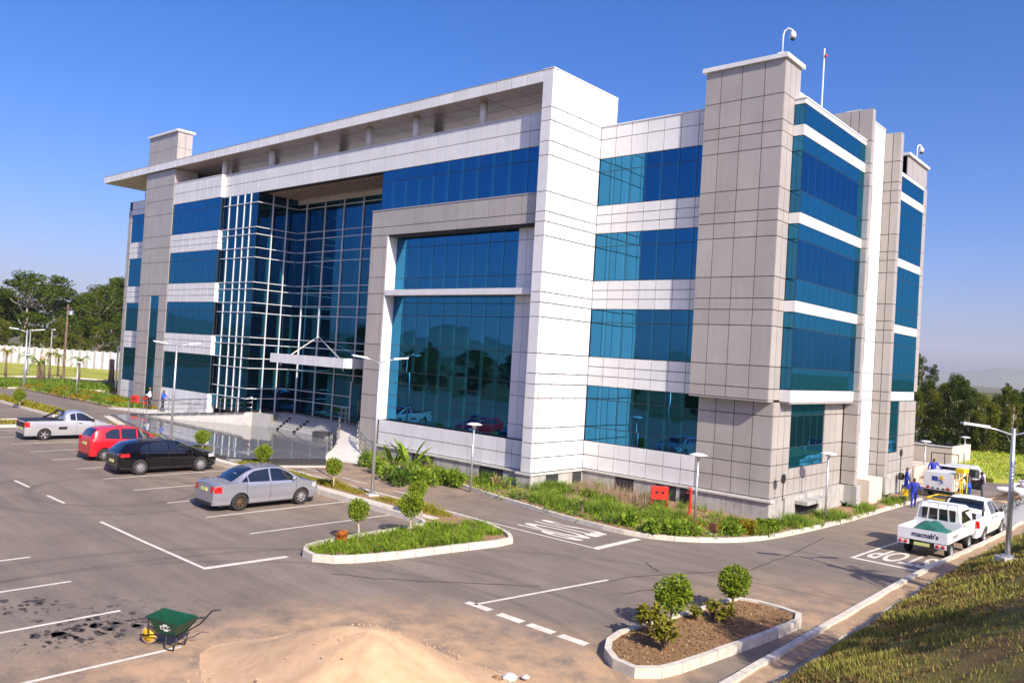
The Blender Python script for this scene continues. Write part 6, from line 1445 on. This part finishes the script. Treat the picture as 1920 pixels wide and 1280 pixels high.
for i,(x,y,z,a,lab) in enumerate([(14.1,24.6,-.85,.3,'white sack at the left foot of the sandy heap'),(14.8,24.2,-.75,1.2,'white sack lying across the front of the sandy heap'),(15.2,25.0,-.5,.2,'white sack on top of the sandy heap'),(15.6,24.4,-.75,2.,'white sack at the right of the sandy heap'),(15.0,25.4,-.42,2.4,'topmost white sack behind the others'),(14.5,25.2,-.62,.9,'white sack left of the topmost sack'),(15.7,25.3,-.6,1.6,'white sack at the right of the topmost sack'),(15.3,23.9,-.95,.1,'white sack on the ground before the sandy heap')]): sack((x,y,z), a, lab, .95)
mb = MB(); r = random.Random(41)
for i in range(1500):
    a = r.uniform(0,6.283); t = .7+abs(r.gauss(.28,.16)) if r.random() < .88 else r.uniform(.1,.9); x = 12.05+3.9*t*math.cos(a); y = -18.75+3.2*t*math.sin(a); zz = 1.16*(.5*(1+math.cos(math.pi*min(1,t)**.92)))**1.2
    s_ = abs(r.gauss(.008,.008))+.005; z = gz(x,y)+zz-.02; mb.add([(x-s_,y-s_*.7,z-s_*.4),(x+s_,y-s_*.6,z-s_*.4),(x+s_*.1,y+s_,z-s_*.4),(x,y,z+s_)],[(0,1,3),(1,2,3),(2,0,3)])
tag(mb.build('sand_spill', M['sandpile']), 'loose crumbs of sand scattered over and around the heap', 'sand', kind='stuff')
sb = at(998,1276); 
for i,(px,py,s_) in enumerate([(930,1276,.1),(955,1275,.14),(985,1272,.08)]):
    q = at(px,py,.02); r = random.Random(i); tag(MB().lathe([(0,0),(s_,.02),(s_*1.1,s_*.5),(s_*.6,s_*.9),(0,s_)], 7, 'z', q).build('rock', M['soil' if i == 0 else 'conclight'], None), ['brown broken clod at the right foot of the sand pile','pale broken rock at the right foot of the sand pile','small stone beyond the sand pile foot'][i], 'rock')
# ---------------------------------------------------------------- background structures
bw = empty('boundary_wall', (0,0,0), 0, 'white panelled boundary wall with pillars behind the left lawn', 'wall')
wa, wb_ = un(-60,675,z=-.4), un(250,696,z=-.4)
A, B = Vector((wa.x,wa.y)), Vector((wb_.x,wb_.y)); n_ = 22; d = (B-A)/n_
for i in range(n_):
    a, b = A+d*i, A+d*(i+1); nr = Vector((-d.y,d.x)).normalized()*.08; q = [a-nr,b-nr,b+nr,a+nr]; MB().hexa([(p.x,p.y,-1.) for p in q]+[(p.x,p.y,2.1) for p in q]).build('wall_panel', M['wallwhite'], bw)
    nr2 = nr*2.6; dd = d.normalized()*.2; q = [a-nr2-dd,a-nr2+dd,a+nr2+dd,a+nr2-dd]; MB().hexa([(p.x,p.y,-1.) for p in q]+[(p.x,p.y,2.25) for p in q]).build('pillar', M['conc'], bw)
LW_ = [(p.x,p.y) for p in [at(*q) for q in [(-70,708),(60,706),(150,710),(228,716),(240,697),(90,685),(-70,675)]]]
o = MB().prism(LW_, -.2, .1, gz).build('lawn', M['lawn']); o['kind'] = 'structure'
MED = [(p.x,p.y) for p in [at(*q) for q in [(-60,728),(60,728),(150,731),(226,736),(224,727),(120,717),(-60,714)]]]
o = bed('median_bed', MED, M['soil'], .11); kerb(MED, o, closed=True, side=1, step=3., h=.13)
kerb([LW_[0],LW_[1],LW_[2],LW_[3]], o, side=1, step=3., h=.13)
mb = MB(); r = random.Random(12)
for i in range(5000):
    x = r.uniform(min(p[0] for p in MED),max(p[0] for p in MED)); y = r.uniform(min(p[1] for p in MED),max(p[1] for p in MED))
    if inside(MED,x,y): blades(mb, (x,y,gz(x,y)+.08), 4, .5, .11, .8, r, 2, .2)
tag(mb.build('median_plants', M['leaf_mid']), 'green planting on the median between the two far left roads', 'ground cover', kind='stuff')
for i,(px,py,hh,lab) in enumerate([(10,705,2.6,'yellowish palm at the left edge in front of the boundary wall'),(48,704,2.2,'small palm right of the edge palm on the lawn'),(92,708,2.6,'palm in front of the wall left of the utility pole'),(108,706,2.3,'palm just left of the utility pole'),(147,722,2.4,'spreading palm right of the utility pole'),(70,716,2.0,'staked young palm near the left street lamp')]):
    p = at(px,py,.1); palm((p.x,p.y,p.z), hh, 1.5, 11, lab, 60+i, 'leaf_yel' if i in (0,2) else 'leaf_mid', .11, 'lawn_palm')
for px,lab in ((208,'short thick bare trunk at the right end of the lawn'),(77,'short thick bare trunk on the lawn behind the street lamp')):
    p = at(px,716,.1); e = empty('bare_trunk', p, 0, lab, 'tree trunk'); MB().tube([(0,0,-.2),(.05,0,1.2),(-.05,0,2.3)], [.34,.28,.25], 9).build('trunk', M['barkdark'], e, True); MB().lathe([(.25,0),(.3,.1),(.2,.3),(0,.34)], 9, 'z', (-.05,0,2.2)).build('crown_stub', M['leaf_dry'], e, True)
p = at(118,716); e = empty('utility_pole', p, 0, 'dark utility pole with crossarm in front of the left trees', 'utility pole'); MB().tube([(0,0,-.2),(0,0,8.2)], [.15,.1], 8).build('pole', M['barkdark'], e); MB().box(-.9,.9,-.06,.06,7.7,7.85).build('crossarm', M['barkdark'], e); MB().lathe([(.25,7.1),(.25,7.6)], 10, 'z', (.35,.2,0)).build('transformer', M['galv'], e)
for px,py,h,lab in ((52,700,5.2,'thin far lamp post on the lawn left of the street lamp'),(92,705,5.4,'thin far lamp post on the lawn right of the street lamp'),(216,735,4.2,'far lamp post beside the left end of the building')):
    p = at(px,py); e = empty('far_lamp_post', p, 0, lab, 'lamp post'); MB().tube([(0,0,0),(0,0,h)], .07, 6).build('pole', M['galv'], e); MB().box(-.1,.7,-.1,.1,h-.02,h+.08).build('lamp_head', M['lampwhite'], e)
# right background
rw_ = empty('retaining_wall', (0,0,0), 0, 'beige plastered retaining wall beyond the right end of the building', 'wall'); MB().box(-2,7.95,40.0,40.35,-1.6,.22).build('wall_face', M['beigewall'], rw_); MB().box(7.6,7.95,40.35,46,-1.6,.22).build('wall_return', M['beigewall'], rw_); MB().box(-2.05,8.0,39.95,40.4,.22,.28).build('coping', M['conclight'], rw_)
st = empty('side_stairs', (0,0,0), 0, 'beige outside stairs and landing at the end of the building', 'stairs')
for i in range(6): MB().box(9.55,10.6-.0*i,24.0+.35*i,24.35+.35*i,-1.4,-1.05+.18*i).build('step', M['beigewall'], st)
MB().box(6.5,10.6,26.1,29.5,-1.4,-.1).build('landing', M['beigewall'], st); MB().box(9.4,9.55,24.0,26.1,-1.4,.0).build('side_wall', M['beigewall'], st)
fr2 = empty('window_frame_stack', (7.4,36.5,-1.2), .2, 'black metal frame standing in front of the retaining wall', 'metal frame'); g = MB(); [g.bar(a,b,.06,.06) for a,b in (((0,0,0),(0,0,1.2)),((1.7,0,0),(1.7,0,1.2)),((0,0,1.2),(1.7,0,1.2)),((0,0,.1),(1.7,0,.1)),((.85,0,.1),(.85,0,1.2)))]; g.build('frame', M['trim'], fr2)
RL = [(8,34),(12.0,33.0),(14.8,36.5),(17.5,44),(15,60),(-8,60),(-8,41),(8,40.5)]
o = MB().prism(RL, -1.6, -1.0).build('lawn', M['lawn']); o['kind'] = 'structure'
mb = MB(); r = random.Random(15)
for i in range(7000):
    x = r.uniform(-2,17.4); y = r.uniform(33,59)
    if inside(RL,x,y) and not (x < 8.2 and y < 46): a = r.uniform(0,6.28); h = r.uniform(.1,.24); b0 = Vector((x,y,-1.02)); dd = Vector((math.cos(a),math.sin(a),0)); s = Vector((-dd.y,dd.x,0))*.06; mb.add([b0-s,b0+s,b0+dd*h*.6+Vector((0,0,h))],[(0,1,2)])
tag(mb.build('lawn_grass', M['lawnblade']), 'bright green grass of the right hand lawn', 'grass', kind='stuff')
lw_ = empty('low_wall', (0,0,0), 0, 'low blue grey wall below the wood at the right edge', 'wall')
for i in range(7):
    a = Vector((12.3+1.25*i,51.5-1.9*i)); b = a+Vector((1.25,-1.9)); nr = Vector((.84,.55))*.1; q = [a-nr,b-nr,b+nr,a+nr]; MB().hexa([(p_.x,p_.y,-1.6) for p_ in q]+[(p_.x,p_.y,-.2) for p_ in q]).build('wall_panel', M['conc'], lw_); MB().box(a.x-.22,a.x+.22,a.y-.22,a.y+.22,-1.6,-.05).build('pillar', M['conclight'], lw_)
# ---------------------------------------------------------------- haze
hzm = bpy.data.materials.new('haze'); hzm.use_nodes = True; hn = hzm.node_tree.nodes; hn.remove(hn['Principled BSDF'])
pv = hn.new('ShaderNodeVolumePrincipled'); pv.inputs['Color'].default_value = (.86,.90,1,1); pv.inputs['Density'].default_value = HAZE
hzm.node_tree.links.new(pv.outputs[0], hn['Material Output'].inputs['Volume'])
hz_ = MB().box(-9000,9000,-9000,9000,-60,360).build('haze', hzm); hz_['kind'] = 'stuff'
